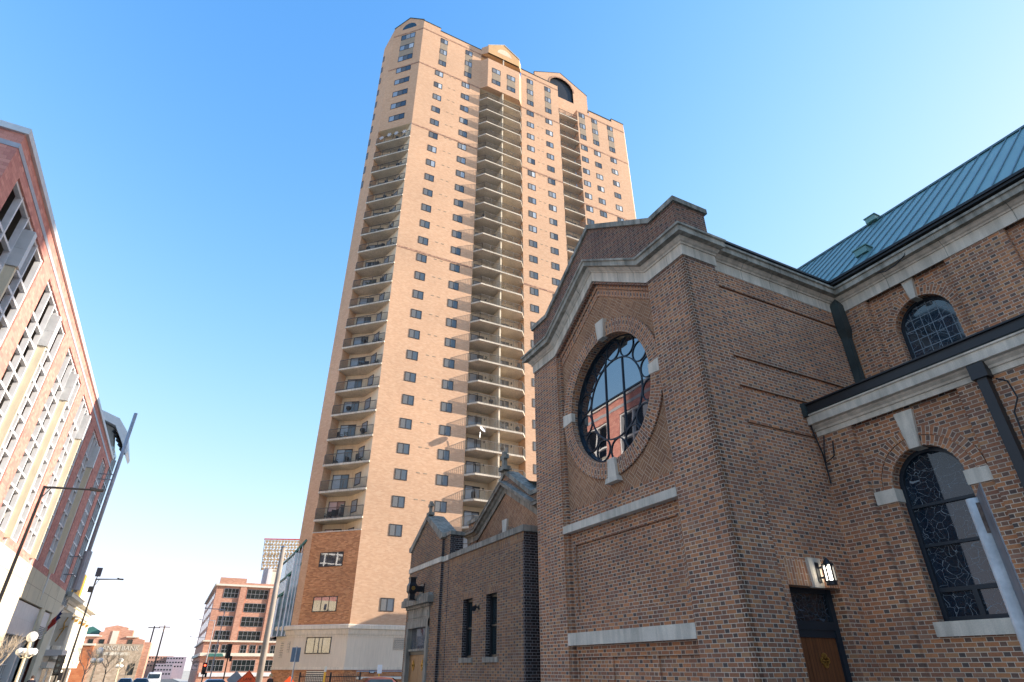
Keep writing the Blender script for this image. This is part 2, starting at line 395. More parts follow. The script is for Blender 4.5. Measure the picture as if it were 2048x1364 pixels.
def wood():
    N = NT('oak_door'); _, u, v = N.uv()
    fu = N.m('FRACT', N.m('DIVIDE', u, .085)); e = N.m('LESS_THAN', fu, .09)
    g = N.noise(3, 4, sc=(14, 14, .8))
    c = N.ramp(g, [(.3, (.11, .034, .012)), (.7, (.20, .068, .022))])
    return N.out(N.mix(e, c, (.035, .014, .007)), .5, .4)
M['wood'] = wood()
def carpaint(name, c):
    N = NT(name); N.b.inputs['Coat Weight'].default_value = .6; return N.out(c, .35, .5, .2)
def gz(y): return -.0085 * max(0, y - 10)                    # the street falls gently away

# ------------------------------------------------------------ the ground
mb = MB(); ys = [-400, 10, 60, 120, 250, 600, 3000]
for a, b in zip(ys, ys[1:]): mb.face([(-2500, a, gz(a) - .15), (2500, a, gz(a) - .15), (2500, b, gz(min(b, 600)) - .15), (-2500, b, gz(min(b, 600)) - .15)])
o = mb.build('ground', M['earth']); o['kind'] = 'structure'
mb = MB(); ys = [-150, 10, 60, 120, 250, 480]
for a, b in zip(ys, ys[1:]): mb.face([(-8.2, a, gz(a) - .13), (4.4, a, gz(a) - .13), (4.4, b, gz(b) - .13), (-8.2, b, gz(b) - .13)])
o = mb.build('road', M['asph']); o['kind'] = 'structure'
mb = MB()
for x0, x1 in ((-12, -8.2), (4.4, 8)):
    for a, b in zip(ys, ys[1:]):
        A, B = gz(a), gz(b)
        mb.face([(x0, a, A), (x1, a, A), (x1, b, B), (x0, b, B)]); x = x1 if x0 < 0 else x0
        mb.face([(x, a, A - .13), (x, a, A), (x, b, B), (x, b, B - .13)])
o = mb.build('pavement', M['walk']); o['kind'] = 'structure'
mb = MB()
for k in range(40):
    y = 4 + k * 9
    for x in (-4.2, -1.0): mb.face([(x - .06, y, gz(y) - .126), (x + .06, y, gz(y) - .126), (x + .06, y + 3, gz(y + 3) - .126), (x - .06, y + 3, gz(y + 3) - .126)])
o = mb.build('road_markings', M['paint']); o['kind'] = 'structure'

# ------------------------------------------------------------ the church
CH = root('church', 'dark brown brick church with round traceried window, stone cornices and seamed metal roof, right foreground', 'church', (11, 8, 0))
def church():
    P = PX(8.0); Z0 = -.3
    # --- street front of the transept
    w = MB()
    for y0, y1, yi in ((7.3, 8.5, 8.5), (12.66, 13.95, 12.66)):
        w.face([P(y0, Z0), P(y1, Z0), P(y1, 9.5), P(y0, 9.5)])
        s = 1 if yi == 8.5 else -1
        for a, d in ((yi, 0), (yi + s * .09, -.075)):
            w.face([P(a, Z0, d), P(a, 9.6 + (.05 if d else 0), d), P(a, 9.6, d - .08), P(a, Z0, d - .08)])
        w.face([P(yi, Z0, -.08), P(yi + s * .09, Z0, -.08), P(yi + s * .09, 9.66, -.08), P(yi, 9.62, -.08)])
    # inset field: base, framed panel, strip over the ledge
    F = -.155
    w.face([P(8.55, 4.55, F), P(12.6, 4.55, F), P(12.6, 5.12, F), P(8.55, 5.12, F)])
    def framed(y0, y1, z0, z1, a0, a1, b0, b1, d, dep):
        """field y0..y1 with a sunk panel a0..a1"""
        w.wallhole(lambda u, v, dd=0: P(u, v, d + dd), y0, y1, z0, z1, rect_outline(a0, a1, b0, b1), 0, dep)
        w.face([P(a0, b0, d - dep), P(a1, b0, d - dep), P(a1, b1, d - dep), P(a0, b1, d - dep)])
    framed(8.55, 12.6, 2.34, 4.55, 8.72, 12.4, 2.72, 4.26, F, .06)
    for a, b in ((8.55, 9.85), (9.85, 11.3), (11.3, 12.6)): framed(a, b, Z0, 2.34, a + .09, b - .09, Z0 + .1, 1.86, F, .05)
    # parapet over the cornice
    w.build('transept_wall', M['brick'], CH); w = MB()
    w.prism([(7.3, 9.5), (7.3, 11.1), (8.13, 11.1), (10.62, 12.78), (13.1, 11.1), (13.95, 11.1), (13.95, 9.5), (12.7, 9.5), (10.62, 10.86), (8.52, 9.5)], P, 0, -.94)
    w.build('parapet_wall', M['brick_soot'], CH)
    w = MB(); w.face([P(7.3, Z0, .002), P(7.405, Z0, .002), P(7.405, 9.58, .002), P(7.3, 9.58, .002)]); w.face([(8, 7.298, Z0), (8.105, 7.298, Z0), (8.105, 7.298, 9.58), (8, 7.298, 9.58)]); w.build('corner_bricks', M['brick_quoin'], CH)
    b = MB()
    hole = circ_outline(10.55, 7.5, 1.63)
    b.wallhole(lambda u, v, d=0: P(u, v, F + d), 8.55, 12.6, 5.12, 9.2, hole, 0)
    b.face([P(8.55, 9.2, F), P(12.6, 9.2, F), P(12.66, 9.7, F), (8 - F, 10.62, 11.0), P(8.5, 9.7, F)])
    b.build('basketweave_panel', M['basket'], CH)
    b = MB()
    for ya, yb in ((8.5, 10.6), (12.7, 10.6)):
        za, zb = 9.59, 10.95
        for o, dd in ((0, .05), (.24, .02)):
            q = [(ya, za - o), (yb, zb - o), (yb, zb - o - .22), (ya, za - o - .22)]
            b.face([P(u, v, F + dd) for u, v in q], [(0, 0), (0, 2.5), (.215, 2.5), (.215, 0)])
            b.face([P(q[2][0], q[2][1], F + dd), P(q[3][0], q[3][1], F + dd), P(q[3][0], q[3][1], F), P(q[2][0], q[2][1], F)])
    b.voussoir((10.55, 7.5), lambda u, v, d=0: P(u, v, F + d), 1.63, 2.02, 0, 2 * math.pi, 72, 0, -.3, .05)
    b.build('soldier_course', M['brick'], CH)
    # round window
    G = F - .13; Q = lambda u, v, d=0: P(u, v, G + d - (v - 5.96) * .045)          # glass and tracery tilted back to bring more sky into the reflection
    g = MB(); g.face([Q(u, v) for u, v in circ_outline(10.55, 7.5, 1.66)])
    win = root('round_window', '', ''); del win['label']; del win['category']; WM.pop(win); par(win, CH); win.matrix_parent_inverse = WM[CH].inverted()
    g.build('glass', M['rosegl'], win)
    t = MB(); c = (10.55, 7.5)
    t.ring(c, Q, 1.62, .06, 48, 0, 0, .06)
    t.ring(c, Q, 1.05, .03, 40, 0, -.004, .02)
    for k in range(14):
        a = 2 * math.pi * (k + .5) / 14; t.ring((c[0] + 1.33 * math.cos(a), c[1] + 1.33 * math.sin(a)), Q, .266, .028, 24, 0, -.005, .022)
    for du in (-.36, .36):
        hh = math.sqrt(1.05 ** 2 - .36 ** 2); t.prism([(c[0] + du - .016, c[1] - hh), (c[0] + du + .016, c[1] - hh), (c[0] + du + .016, c[1] + hh), (c[0] + du - .016, c[1] + hh)], Q, -.003, .028)
    t.prism([(c[0] - 1.04, c[1] + .0), (c[0] + 1.04, c[1] + .0), (c[0] + 1.04, c[1] + .035), (c[0] - 1.04, c[1] + .035)], Q, -.002, .026)
    t.build('tracery', M['blueblk'], win)
    # key blocks at the four quarters
    for a in (0, 90, 180, 270):
        k = MB(); ca, sa = math.cos(R(a)), math.sin(R(a))
        poly = [(1.6, -.12), (1.6, .12), (2.13, .18), (2.13, -.18)]
        k.prism([(c[0] + r * ca - q * sa, c[1] + r * sa + q * ca) for r, q in poly], P, -.2, F + .12 if a in (90, 270) else F + .07)
        if a == 270: k.prism([(c[0] - .24, 5.34), (c[0] + .24, 5.34), (c[0] + .2, 5.45), (c[0] - .2, 5.45)], P, -.2, F + .16)
        k.build('keystone', M['stone'], CH)
    for z0, z1, pr in ((4.55, 4.73, .06), (2.1, 2.35, .05)):
        k = MB(); y0, y1 = 8.5, 12.65; n = 3 if z0 > 4 else 4
        for i in range(n):
            a = y0 + (y1 - y0) * i / n + .003; e = y0 + (y1 - y0) * (i + 1) / n - .003
            k.prism([(a, z0), (e, z0), (e, z1), (a, z1)], P, F - .02, F + .155 + (.02 if z0 > 4 else .01))
        k.build('stone_ledge', M['stone'], CH)
    # cornice
    prof = [(0, 0), (.03, 0), (.03, .27), (.055, .275), (.065, .31), (.10, .33), (.135, .375), (.15, .405), (.27, .41), (.27, .54), (.31, .555), (.31, .61), (.12, .68), (0, .68)]
    zc = 9.57; k = MB()
    st = [[(8 - e, 13.95 + e, zc + d) for e, d in prof]]
    for y, z in ((12.72, zc), (10.62, 10.94), (8.52, zc)): st.append([(8 - e, y, z + d * 1.06) for e, d in prof])
    st.append([(8 - e, 7.3 - e, zc + d) for e, d in prof]); st.append([(8.97 + e * .5, 7.3 - e, zc + d) for e, d in prof])
    k.sweep(st, crown=7)
    k.build('transept_cornice', [M['stone'], M['stone_crown']], CH)
    k = MB()
    k.sweep([[(8.9, 7.42 - e, zc + d) for e, d in prof], [(13.3 - e, 7.42 - e, zc + d) for e, d in prof], [(13.3 - e, -40, zc + d) for e, d in prof]], crown=7)
    k.build('nave_cornice', [M['stone'], M['stone_crown']], CH)
    j = MB()
    for y in [6.0 - 1.35 * i for i in range(8)]:
        for (e0, d0), (e1, d1) in zip(prof[1:], prof[2:12]): 
            j.face([(13.298 - e0 - .002, y, zc + d0), (13.298 - e0 - .002, y + .012, zc + d0), (13.298 - e1 - .002, y + .012, zc + d1), (13.298 - e1 - .002, y, zc + d1)])
    for x in (9.9, 10.85, 11.8, 12.6):
        for (e0, d0), (e1, d1) in zip(prof[1:], prof[2:12]):
            j.face([(x, 7.418 - e0 - .002, zc + d0), (x + .012, 7.418 - e0 - .002, zc + d0), (x + .012, 7.418 - e1 - .002, zc + d1), (x, 7.418 - e1 - .002, zc + d1)])
    for y in (7.75, 8.9, 9.5, 10.1, 11.2, 11.8, 12.4, 13.3):
        zz = zc + max(0, 10.94 - zc) * max(0, 1 - abs(y - 10.62) / 2.1) if 8.52 < y < 12.72 else zc
        for (e0, d0), (e1, d1) in zip(prof[1:], prof[2:12]):
            s = (1.37 / 2.1) * (1 if y < 10.62 else -1) * .012 if 8.52 < y < 12.72 else 0
            j.face([(8 - e0 - .004, y, zz + d0 * 1.06), (8 - e0 - .004, y + .012, zz + d0 * 1.06 + s), (8 - e1 - .004, y + .012, zz + d1 * 1.06 + s), (8 - e1 - .004, y, zz + d1 * 1.06)])
    j.build('cornice_joints', M['stone_weath'], CH)
    k = MB()
    k.prism([(7.24, 11.1), (8.15, 11.1), (10.62, 12.78), (13.08, 11.1), (14.0, 11.1), (14.0, 11.24), (13.11, 11.24), (10.62, 12.94), (8.12, 11.24), (7.24, 11.24)], P, .06, -1.0)
    k.build('parapet_coping', M['stone_weath'], CH)
    # --- side of the transept (faces the camera side)
    S = PY(7.4); w = MB()
    w.face([(8, 7.3, Z0), (8.94, 7.3, Z0), (8.94, 7.3, 9.5), (8, 7.3, 9.5)]); w.face([(8.94, 7.3, Z0), (8.94, 7.4, Z0), (8.94, 7.4, 9.5), (8.94, 7.3, 9.5)])
    for z0, z1 in ((3.36, 5.83), (5.90, 6.64), (6.71, 7.33), (7.40, 9.10), (9.17, 10.2)): w.face([S(8.95, z0), S(13.4, z0), S(13.4, z1), S(8.95, z1)])
    for z in (5.83, 6.64, 7.33, 9.10):
        w.face([S(8.95, z), S(13.4, z), S(13.4, z, -.05), S(8.95, z, -.05)]); w.face([S(8.95, z, -.05), S(13.4, z, -.05), S(13.4, z + .07, -.05), S(8.95, z + .07, -.05)]); w.face([S(8.95, z + .07), S(13.4, z + .07), S(13.4, z + .07, -.05), S(8.95, z + .07, -.05)])
    w.face([S(8.95, Z0), S(9.22, Z0), S(9.22, 3.36), S(8.95, 3.36)]); w.face([S(10.6, Z0), S(11.2, Z0), S(11.2, 3.36), S(10.6, 3.36)])
    for x in (9.22, 10.6): w.face([S(x, Z0), S(x, 2.92), S(x, 2.92, -.3), S(x, Z0, -.3)])
    w.face([S(9.22, 2.92), S(10.6, 2.92), S(10.6, 2.92, -.3), S(9.22, 2.92, -.3)])
    w.build('transept_side_wall', M['brick'], CH)
    w = MB(); w.face([(8, 13.95, 0), (13.4, 13.95, 0), (13.4, 13.95, 10), (8, 13.95, 10)]); w.build('transept_far_wall', M['brick'], CH)
    b = MB(); q = [(9.22, 2.92), (10.6, 2.92), (10.6, 3.36), (9.22, 3.36)]
    b.face([S(u, v) for u, v in q], [(v, u) for u, v in q]); b.build('door_lintel', M['brick_soldier'], CH)
    k = MB(); k.prism([(9.84, 2.9), (10.10, 2.9), (10.14, 3.40), (9.80, 3.40)], S, -.05, .05); k.build('keystone', M['stone'], CH)
    D = PY(7.68); f = MB()
    for x0, x1, z0, z1, d in ((9.22, 9.32, Z0, 2.92, .05), (10.48, 10.6, Z0, 2.92, .05), (9.32, 10.48, 2.84, 2.92, .04), (9.32, 10.48, 2.24, 2.38, .05), (9.32, 10.48, 2.12, 2.24, .03)): f.prism([(x0, z0), (x1, z0), (x1, z1), (x0, z1)], D, -.05, d)
    f.build('door_frame', M['blueblk'], CH)
    f = MB(); f.face([D(9.32, 2.38), D(10.48, 2.38), D(10.48, 2.84), D(9.32, 2.84)]); f.build('transom_window', M['doorgl'], CH)
    for x0, x1, e in ((9.32, 9.70, 0), (9.705, 10.48, 1)):
        f = MB(); f.prism([(x0, Z0), (x1, Z0), (x1, 2.12), (x0, 2.12)], D, -.04, 0); dr = f.build('door', M['wood'], CH)
        if e:
            f = MB()
            for a in range(4): f.ring((10.06 + .055 * math.cos(a * math.pi / 2), 1.77 + .062 * math.sin(a * math.pi / 2)), D, .045, .02, 12, 0, .002, .03)
            f.prism([(10.05, 1.68), (10.07, 1.68), (10.07, 1.86), (10.05, 1.86)], D, .002, .03); f.prism([(9.98, 1.76), (10.14, 1.76), (10.14, 1.78), (9.98, 1.78)], D, .002, .028)
            f.build('emblem', M['gold'], dr)
    # --- nave clerestory
    Nv = PX(13.3); w = MB(); v = MB(); tri = .12
    bays = [5.72 - 3.07 * i for i in range(6)]; last = 7.5
    for yc in bays:
        a, b_ = yc - .94, yc + .94
        w.face([Nv(b_, 6.3), Nv(last, 6.3), Nv(last, 9.7), Nv(b_, 9.7)]); last = a
        for y in (a, b_): w.face([Nv(y, 6.3), Nv(y, 9.7), Nv(y, 9.7, -tri), Nv(y, 6.3, -tri)])
        w.wallhole(lambda u, vv, d=0: Nv(u, vv, d - tri), a, b_, 6.3, 9.7, arch_outline(yc - .07, .62, 6.9, 8.5), 0, .26)
        v = MB(); v.voussoir((yc - .07, 8.5), lambda u, vv, d=0: Nv(u, vv, d - tri), .62, .86, 0, math.pi, 28, 0, -.2, .012); v.build('clerestory_arch', M['brick'], CH)
        fr = MB(); q = lambda u, vv, d=0: Nv(u, vv, d - tri - .24)
        o_ = arch_outline(yc - .07, .62, 6.9, 8.5)
        wn_ = MB(); wn_.face([q(u, vv) for u, vv in o_]); wn_ = wn_.build('clerestory_window', M['navegl'], CH)
        fr.ring((yc - .07, 8.5), q, .59, .07, 24, 0, 0, .05, 0, math.pi)
        for s in (-1, 1): fr.prism([(yc - .07 + s * .59 - .035, 6.9), (yc - .07 + s * .59 + .035, 6.9), (yc - .07 + s * .59 + .035, 8.5), (yc - .07 + s * .59 - .035, 8.5)], q, 0, .05)
        fr.build('frame', M['blueblk'], wn_)
        k = MB(); k.prism([(yc - .13, 9.08), (yc - .01, 9.08), (yc + .06, 9.6), (yc - .20, 9.6)], Nv, -.3, -.03); k.build('keystone', M['stone'], CH)
    w.face([Nv(-40, 6.3), Nv(last, 6.3), Nv(last, 9.7), Nv(-40, 9.7)])
    w.build('nave_wall', M['brick'], CH)
    # --- aisle
    A = PX(11.1); w = MB(); v = MB(); tr = .10; last = 7.5
    for yc in [5.62 - 3.07 * i for i in range(5)]:
        a, b_ = yc - 1.01, yc + 1.01; yw = yc
        w.face([A(b_, Z0), A(last, Z0), A(last, 6.0), A(b_, 6.0)]); last = a
        for y in (a, b_): w.face([A(y, Z0), A(y, 6.0), A(y, 6.0, -tr), A(y, Z0, -tr)])
        B = lambda u, vv, d=0: A(u, vv, d - tr); op = arch_outline(yw, .62, 2.32, 4.55)
        w.wallhole(B, a, b_, Z0, 6.0, op, 0, .3)
        v = MB(); v.voussoir((yw, 4.55), B, .62, .80, 0, math.pi, 30, 0, -.25, .012); v.voussoir((yw, 4.55), B, .81, .97, 0, math.pi, 34, 0, -.02, .03); v.build('aisle_arch', M['brick'], CH)
        k = MB(); k.prism([(yw - .09, 5.14), (yw + .09, 5.14), (yw + .17, 5.84), (yw - .17, 5.84)], A, -.3, -.03); k.build('keystone', M['stone'], CH)
        for s in (-1, 1):
            k = MB(); y0, y1 = sorted((yw + s * .60, yw + s * .99)); k.prism([(y0, 4.31), (y1, 4.31), (y1, 4.55), (y0, 4.55)], A, -.32, -.055); k.build('impost_block', M['stone'], CH)
        k = MB(); k.prism([(yw - .72, 2.1), (yw + .66, 2.1), (yw + .66, 2.32), (yw - .72, 2.32)], A, -.35, -.02); k.build('window_sill', M['stone'], CH)
        q = lambda u, vv, d=0: A(u, vv, d - tr - .26)
        g = MB(); g.face([q(u, vv) for u, vv in op]); g = g.build('aisle_window', M['aislegl'], CH)
        fr = MB(); fr.ring((yw, 4.55), q, .585, .08, 24, 0, 0, .06, 0, math.pi)
        for s in (-1, 1): fr.prism([(yw + s * .585 - .04, 2.32), (yw + s * .585 + .04, 2.32), (yw + s * .585 + .04, 4.55), (yw + s * .585 - .04, 4.55)], q, 0, .06)
        for z, h in ((4.2, .05), (3.53, .05), (2.81, .07), (2.36, .08)): fr.prism([(yw - .56, z - h / 2), (yw + .56, z - h / 2), (yw + .56, z + h / 2), (yw - .56, z + h / 2)], q, 0, .045)
        fr.prism([(yw - .04, 2.4), (yw + .04, 2.4), (yw + .04, 2.78), (yw - .04, 2.78)], q, 0, .05)
        fr.build('frame', M['blueblk'], g)
    w.face([A(-40, Z0), A(last, Z0), A(last, 6.0), A(-40, 6.0)])
    w.build('aisle_wall', M['brick'], CH)
    pa = [(0, 5.9), (.03, 5.9), (.03, 6.0), (.06, 6.01), (.07, 6.05), (.12, 6.09), (.13, 6.12), (.22, 6.13), (.22, 6.3), (.25, 6.31), (.25, 6.34), (0, 6.36)]
    k = MB(); k.sweep([[(11.1 - e, 7.38, z) for e, z in pa], [(11.1 - e, -40, z) for e, z in pa]]); k.build('aisle_cornice', M['stone'], CH)
    k = MB(); k.box(10.88, 11.0, -40, 7.36, 6.345, 6.36); k.box(10.83, 10.86, -40, 7.37, 6.36, 6.385); k.box(10.86, 11.2, -40, 7.37, 6.365, 6.545); k.box(10.81, 10.85, -40, 7.37, 6.54, 6.57); k.build('aisle_gutter', [M['dark']], CH)
    k = MB(); k.box(10.845, 10.862, -40, 7.365, 6.345, 6.375); k.box(10.8, 10.9, 7.3, 7.39, 6.3, 6.6); k.build('gutter_flashing', M['copper'], CH)
    k = MB(); k.face([(10.9, -40, 6.55), (10.9, 7.4, 6.55), (13.3, 7.4, 7.1), (13.3, -40, 7.1)]); k.build('aisle_roof', M['copper'], CH)
    k = MB(); k.box(10.94, 11.09, 4.07, 4.22, 0, 6.08); k.box(10.9, 11.09, 4.02, 4.27, 5.86, 6.12); k.box(10.93, 11.1, 4.06, 4.23, 3.6, 3.66); k.build('downpipe', M['dark'], CH)
    for pts, rr in (([(11.03, 7.2, 5.86), (11.0, 7.25, 5.6), (11.0, 7.3, 5.3), (11.03, 7.1, 5.4), (11.04, 7.05, 5.7)], .015),
        ([(10.9, 7.35, 6.4), (10.95, 7.36, 6.0), (11.03, 7.33, 5.5), (11.05, 7.34, 4.9)], .018),
        ([(11.02, 3.98, 5.8), (11.02, 3.85, 5.7), (11.02, 3.82, 5.4), (11.04, 3.95, 5.2), (11.05, 4.0, 4.2)], .014),
        ([(13.02, 6.0, 9.92), (12.98, 5.85, 9.84), (12.99, 5.6, 9.86), (13.03, 5.35, 10.0), (13.05, 5.3, 10.1)], .014)):
        k = MB(); k.tube(pts, rr, 6); k.build('hanging_cable', M['black'], CH)
    k = MB()
    st = [[(13.27 - w_, 7.39 - d_, z), (13.27, 7.39 - d_, z), (13.27, 7.39, z), (13.27 - w_, 7.39, z), (13.27 - w_, 7.39 - d_, z)] for z, w_, d_ in ((9.95, .12, .12), (9.75, .24, .2), (9.0, .27, .22), (8.8, .2, .16), (7.05, .19, .15))]
    k.sweep(st); k.box(13.10, 13.24, 7.215, 7.235, 7.1, 8.7); k.build('corner_downpipe', M['copper'], CH)
    # --- roofs
    ex, ez, rx, rz = 13.02, 10.36, 17.8, 14.77
    k = MB(); k.face([(ex, -40, ez), (ex, 13.9, ez), (rx, 13.9, rz), (rx, -40, rz)]); k.face([(2 * rx - ex, -40, ez), (2 * rx - ex, 13.9, ez), (rx, 13.9, rz), (rx, -40, rz)])
    rf = k.build('nave_roof', M['roof'], CH)
    k = MB()
    for i in range(149):
        y = -39.8 + .36 * i; k.bar((ex + .01, y, ez + .02), (rx, y, rz + .02), .025, .04)
    k.bar((rx, -40, rz + .03), (rx, 13.9, rz + .03), .1, .06); k.build('roof_seam', M['seam'], rf)
    for x, y, z in ((14.06, 6.65, 11.36), (17.72, 7.75, 14.82)):
        k = MB(); k.box(x - .15, x + .15, y - .17, y + .17, z - .1, z + .08); k.box(x - .18, x + .18, y - .2, y + .2, z + .08, z + .11); k.build('roof_vent', M['roof'], rf)
    k = MB(); k.box(13.0, 13.12, -40, 7.2, 10.27, 10.37); k.box(12.96, 13.01, -40, 7.2, 10.33, 10.39); k.box(9.1, 13.0, 7.2, 7.32, 10.27, 10.36); k.box(9.1, 13.0, 7.17, 7.21, 10.32, 10.38)
    k.build('eaves_gutter', M['dark'], CH)
    k = MB(); k.face([(8.9, 7.3, 10.34), (17, 7.3, 10.34), (17, 10.62, 12.5), (8.9, 10.62, 12.5)]); k.face([(8.9, 13.95, 10.34), (17, 13.95, 10.34), (17, 10.62, 12.5), (8.9, 10.62, 12.5)]); k.build('transept_roof', M['roof'], CH)
    w = MB(); w.box(14.2, 22.2, -40, 13.9, 0, 10.2); w.build('nave_body', M['brick'], CH)
church()
t = root('wall_lantern', 'lit black wall lantern with three arched frosted panes over the wooden side door', 'lantern', (10.05, 7.2, 3.1))
m = MB(); lc = (10.06, 7.17)
m.box(9.96, 10.04, 7.33, 7.37, 2.98, 3.32); m.bar((10.0, 7.35, 3.22), (lc[0], lc[1], 3.25), .03, .03); m.bar((10.0, 7.35, 3.06), (lc[0], lc[1], 3.06), .03, .03)
def cyl(mb, c, r0, r1, z0, z1, n=12): mb.tube([(c[0], c[1], z0), (c[0], c[1], z1)], [r0, r1], n)
cyl(m, lc, .085, .09, 2.96, 3.0); cyl(m, lc, .09, .09, 2.93, 2.96); cyl(m, lc, .095, .045, 3.26, 3.34); cyl(m, lc, .045, .015, 3.34, 3.38)
for k in range(6):
    a = R(60 * k + 12); x, y = lc[0] + .083 * math.cos(a), lc[1] + .083 * math.sin(a); m.bar((x, y, 2.98), (x, y, 3.28), .028, .02)
    a2 = R(60 * k + 42); m.bar((lc[0] + .078 * math.cos(a), lc[1] + .078 * math.sin(a), 3.22), (lc[0] + .08 * math.cos(a2), lc[1] + .08 * math.sin(a2), 3.27), .05, .02)
m.build('casing', M['dark'], t)
m = MB(); cyl(m, lc, .066, .066, 2.945, 3.25); m.build('frosted_panes', M['lamp'], t)

# ------------------------------------------------------------ annex with two gables
AN = root('church_annex', 'low dark brick church annex with cross-topped gables, stone door surround and two slim windows', 'church annex', (9, 19, 0))
def cross(mb, x, y, z, s):
    mb.box(x - .13 * s, x + .13 * s, y - .22 * s, y + .22 * s, z, z + .14 * s)
    mb.box(x - .07 * s, x + .07 * s, y - .075 * s, y + .075 * s, z + .14 * s, z + .68 * s)
    mb.box(x - .075 * s, x + .075 * s, y - .2 * s, y + .2 * s, z + .42 * s, z + .56 * s)
def annex():
    P = PX(8.0); w = MB(); Z0 = -.3
    w.face([P(14.72, 3.8), P(20.25, 3.8), P(20.25, 4.76), P(14.72, 4.76)])
    w.face([P(14.72, Z0), P(20.25, Z0), P(20.25, 1.9), P(14.72, 1.9)])
    wins = ((16.38, 17.12), (18.12, 18.86))
    for a, b in ((14.72, 16.38), (17.12, 18.12), (18.86, 20.25)): w.face([P(a, 1.9), P(b, 1.9), P(b, 3.8), P(a, 3.8)])
    w.face([P(20.25, Z0, 0), P(20.8, Z0, 0), P(20.8, 5.86, 0), P(20.25, 5.86, 0)])
    pg = [(20.8, Z0), (24.3, Z0), (24.3, 5.85), (22.5, 6.86), (20.8, 5.85)]
    w.face([P(u, v, .1) for u, v in [(20.8, 4.0), (24.3, 4.0), (24.3, 5.85), (22.5, 6.86), (20.8, 5.85)]])
    w.face([P(20.8, Z0, .1), P(21.62, Z0, .1), P(21.62, 4.0, .1), P(20.8, 4.0, .1)]); w.face([P(24.0, Z0, .1), P(24.3, Z0, .1), P(24.3, 4.0, .1), P(24.0, 4.0, .1)])
    w.face([(8.5, 20.25, 4.9), (8.5, 24.3, 4.9), (8.5, 24.3, 5.8), (8.5, 22.5, 6.8), (8.5, 20.8, 5.8), (8.5, 20.25, 5.8)])
    w.face([(7.9, 24.3, Z0), (12, 24.3, Z0), (12, 24.3, 5), (7.9, 24.3, 5)])
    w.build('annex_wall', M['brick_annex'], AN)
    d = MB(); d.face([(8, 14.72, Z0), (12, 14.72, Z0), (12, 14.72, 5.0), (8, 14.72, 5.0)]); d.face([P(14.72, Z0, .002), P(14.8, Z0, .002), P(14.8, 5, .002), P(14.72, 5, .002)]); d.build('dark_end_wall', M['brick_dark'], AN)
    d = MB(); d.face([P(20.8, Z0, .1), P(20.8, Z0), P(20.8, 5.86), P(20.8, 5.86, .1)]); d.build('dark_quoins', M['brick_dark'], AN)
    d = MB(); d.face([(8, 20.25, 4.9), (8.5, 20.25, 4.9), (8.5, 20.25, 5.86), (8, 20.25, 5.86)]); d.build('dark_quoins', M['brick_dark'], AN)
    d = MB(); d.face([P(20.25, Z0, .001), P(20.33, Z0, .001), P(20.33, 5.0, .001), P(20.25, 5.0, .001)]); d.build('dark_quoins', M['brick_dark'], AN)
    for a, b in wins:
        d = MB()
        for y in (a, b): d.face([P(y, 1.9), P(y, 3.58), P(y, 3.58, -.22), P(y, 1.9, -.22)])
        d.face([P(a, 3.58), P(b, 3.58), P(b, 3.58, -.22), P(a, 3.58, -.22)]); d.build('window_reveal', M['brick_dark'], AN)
    s = MB(); sw = lambda q, dd=.003: s.face([P(u, v, dd) for u, v in q], [(v, u) for u, v in q])
    sw([(14.72, 4.76), (20.25, 4.76), (20.25, 5.0), (14.72, 5.0)])
    for a, b in wins: sw([(a - .1, 3.58), (b + .1, 3.58), (b + .1, 3.8), (a - .1, 3.8)])
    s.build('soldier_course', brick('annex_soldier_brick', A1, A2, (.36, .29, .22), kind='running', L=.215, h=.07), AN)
    for a, b in wins:
        k = MB(); k.prism([(a - .12, 1.80), (b + .1, 1.80), (b + .1, 1.93), (a - .12, 1.93)], P, -.22, .05); k.build('window_sill', M['stone_annex'], AN)
        g = MB(); g.face([P(a, 1.93, -.2), P(b, 1.93, -.2), P(b, 3.58, -.2), P(a, 3.58, -.2)]); g = g.build('window', M['darkgl'], AN)
        f = MB()
        for u0, u1, v0, v1 in ((a, a + .06, 1.93, 3.58), (b - .06, b, 1.93, 3.58), (a, b, 3.5, 3.58), (a, b, 1.93, 2.0), (a, b, 2.72, 2.77)): f.prism([(u0, v0), (u1, v0), (u1, v1), (u0, v1)], P, -.19, -.14)
        f.build('frame', M['dark'], g)
    k = MB(); k.box(7.94, 8.3, 14.66, 20.24, 5.0, 5.17); k.box(8.3, 12, 14.66, 14.98, 5.0, 5.168); k.build('parapet_coping', M['stone_annex'], AN)
    k = MB(); k.prism([(20.76, 5.0), (24.34, 5.0), (24.34, 5.17), (20.76, 5.17)], P, 0, .13); k.prism([(20.22, 5.0), (20.757, 5.0), (20.757, 5.172), (20.22, 5.172)], P, 0, .035); k.build('stone_band', M['stone'], AN)
    k = MB()
    k.prism([(20.68, 5.84), (20.86, 5.78), (22.5, 6.80), (24.2, 5.78), (24.42, 5.84), (24.42, 6.0), (24.28, 6.0), (22.5, 7.0), (20.74, 6.0), (20.68, 6.0)], P, .17, -.55)
    k.box(7.96, 8.54, 20.18, 20.67, 5.86, 5.99); cross(k, 7.98, 22.5, 6.98, .82); k.build('gable_coping', M['stone_annex'], AN)
    # door surround
    Q = PX(7.9); k = MB()
    for u0, u1, v0, v1, d in ((21.62, 21.84, Z0, 3.2, .06), (23.78, 24.0, Z0, 3.2, .06), (21.62, 24.0, 2.96, 3.2, .065), (21.66, 23.96, 3.2, 3.62, .03), (21.8, 23.8, 3.3, 3.52, .045), (21.5, 24.12, 3.62, 3.72, .1), (21.35, 24.3, 3.72, 3.95, .24), (21.84, 23.78, 2.2, 2.27, .0)):
        k.prism([(u0, v0), (u1, v0), (u1, v1), (u0, v1)], Q, -.25, d)
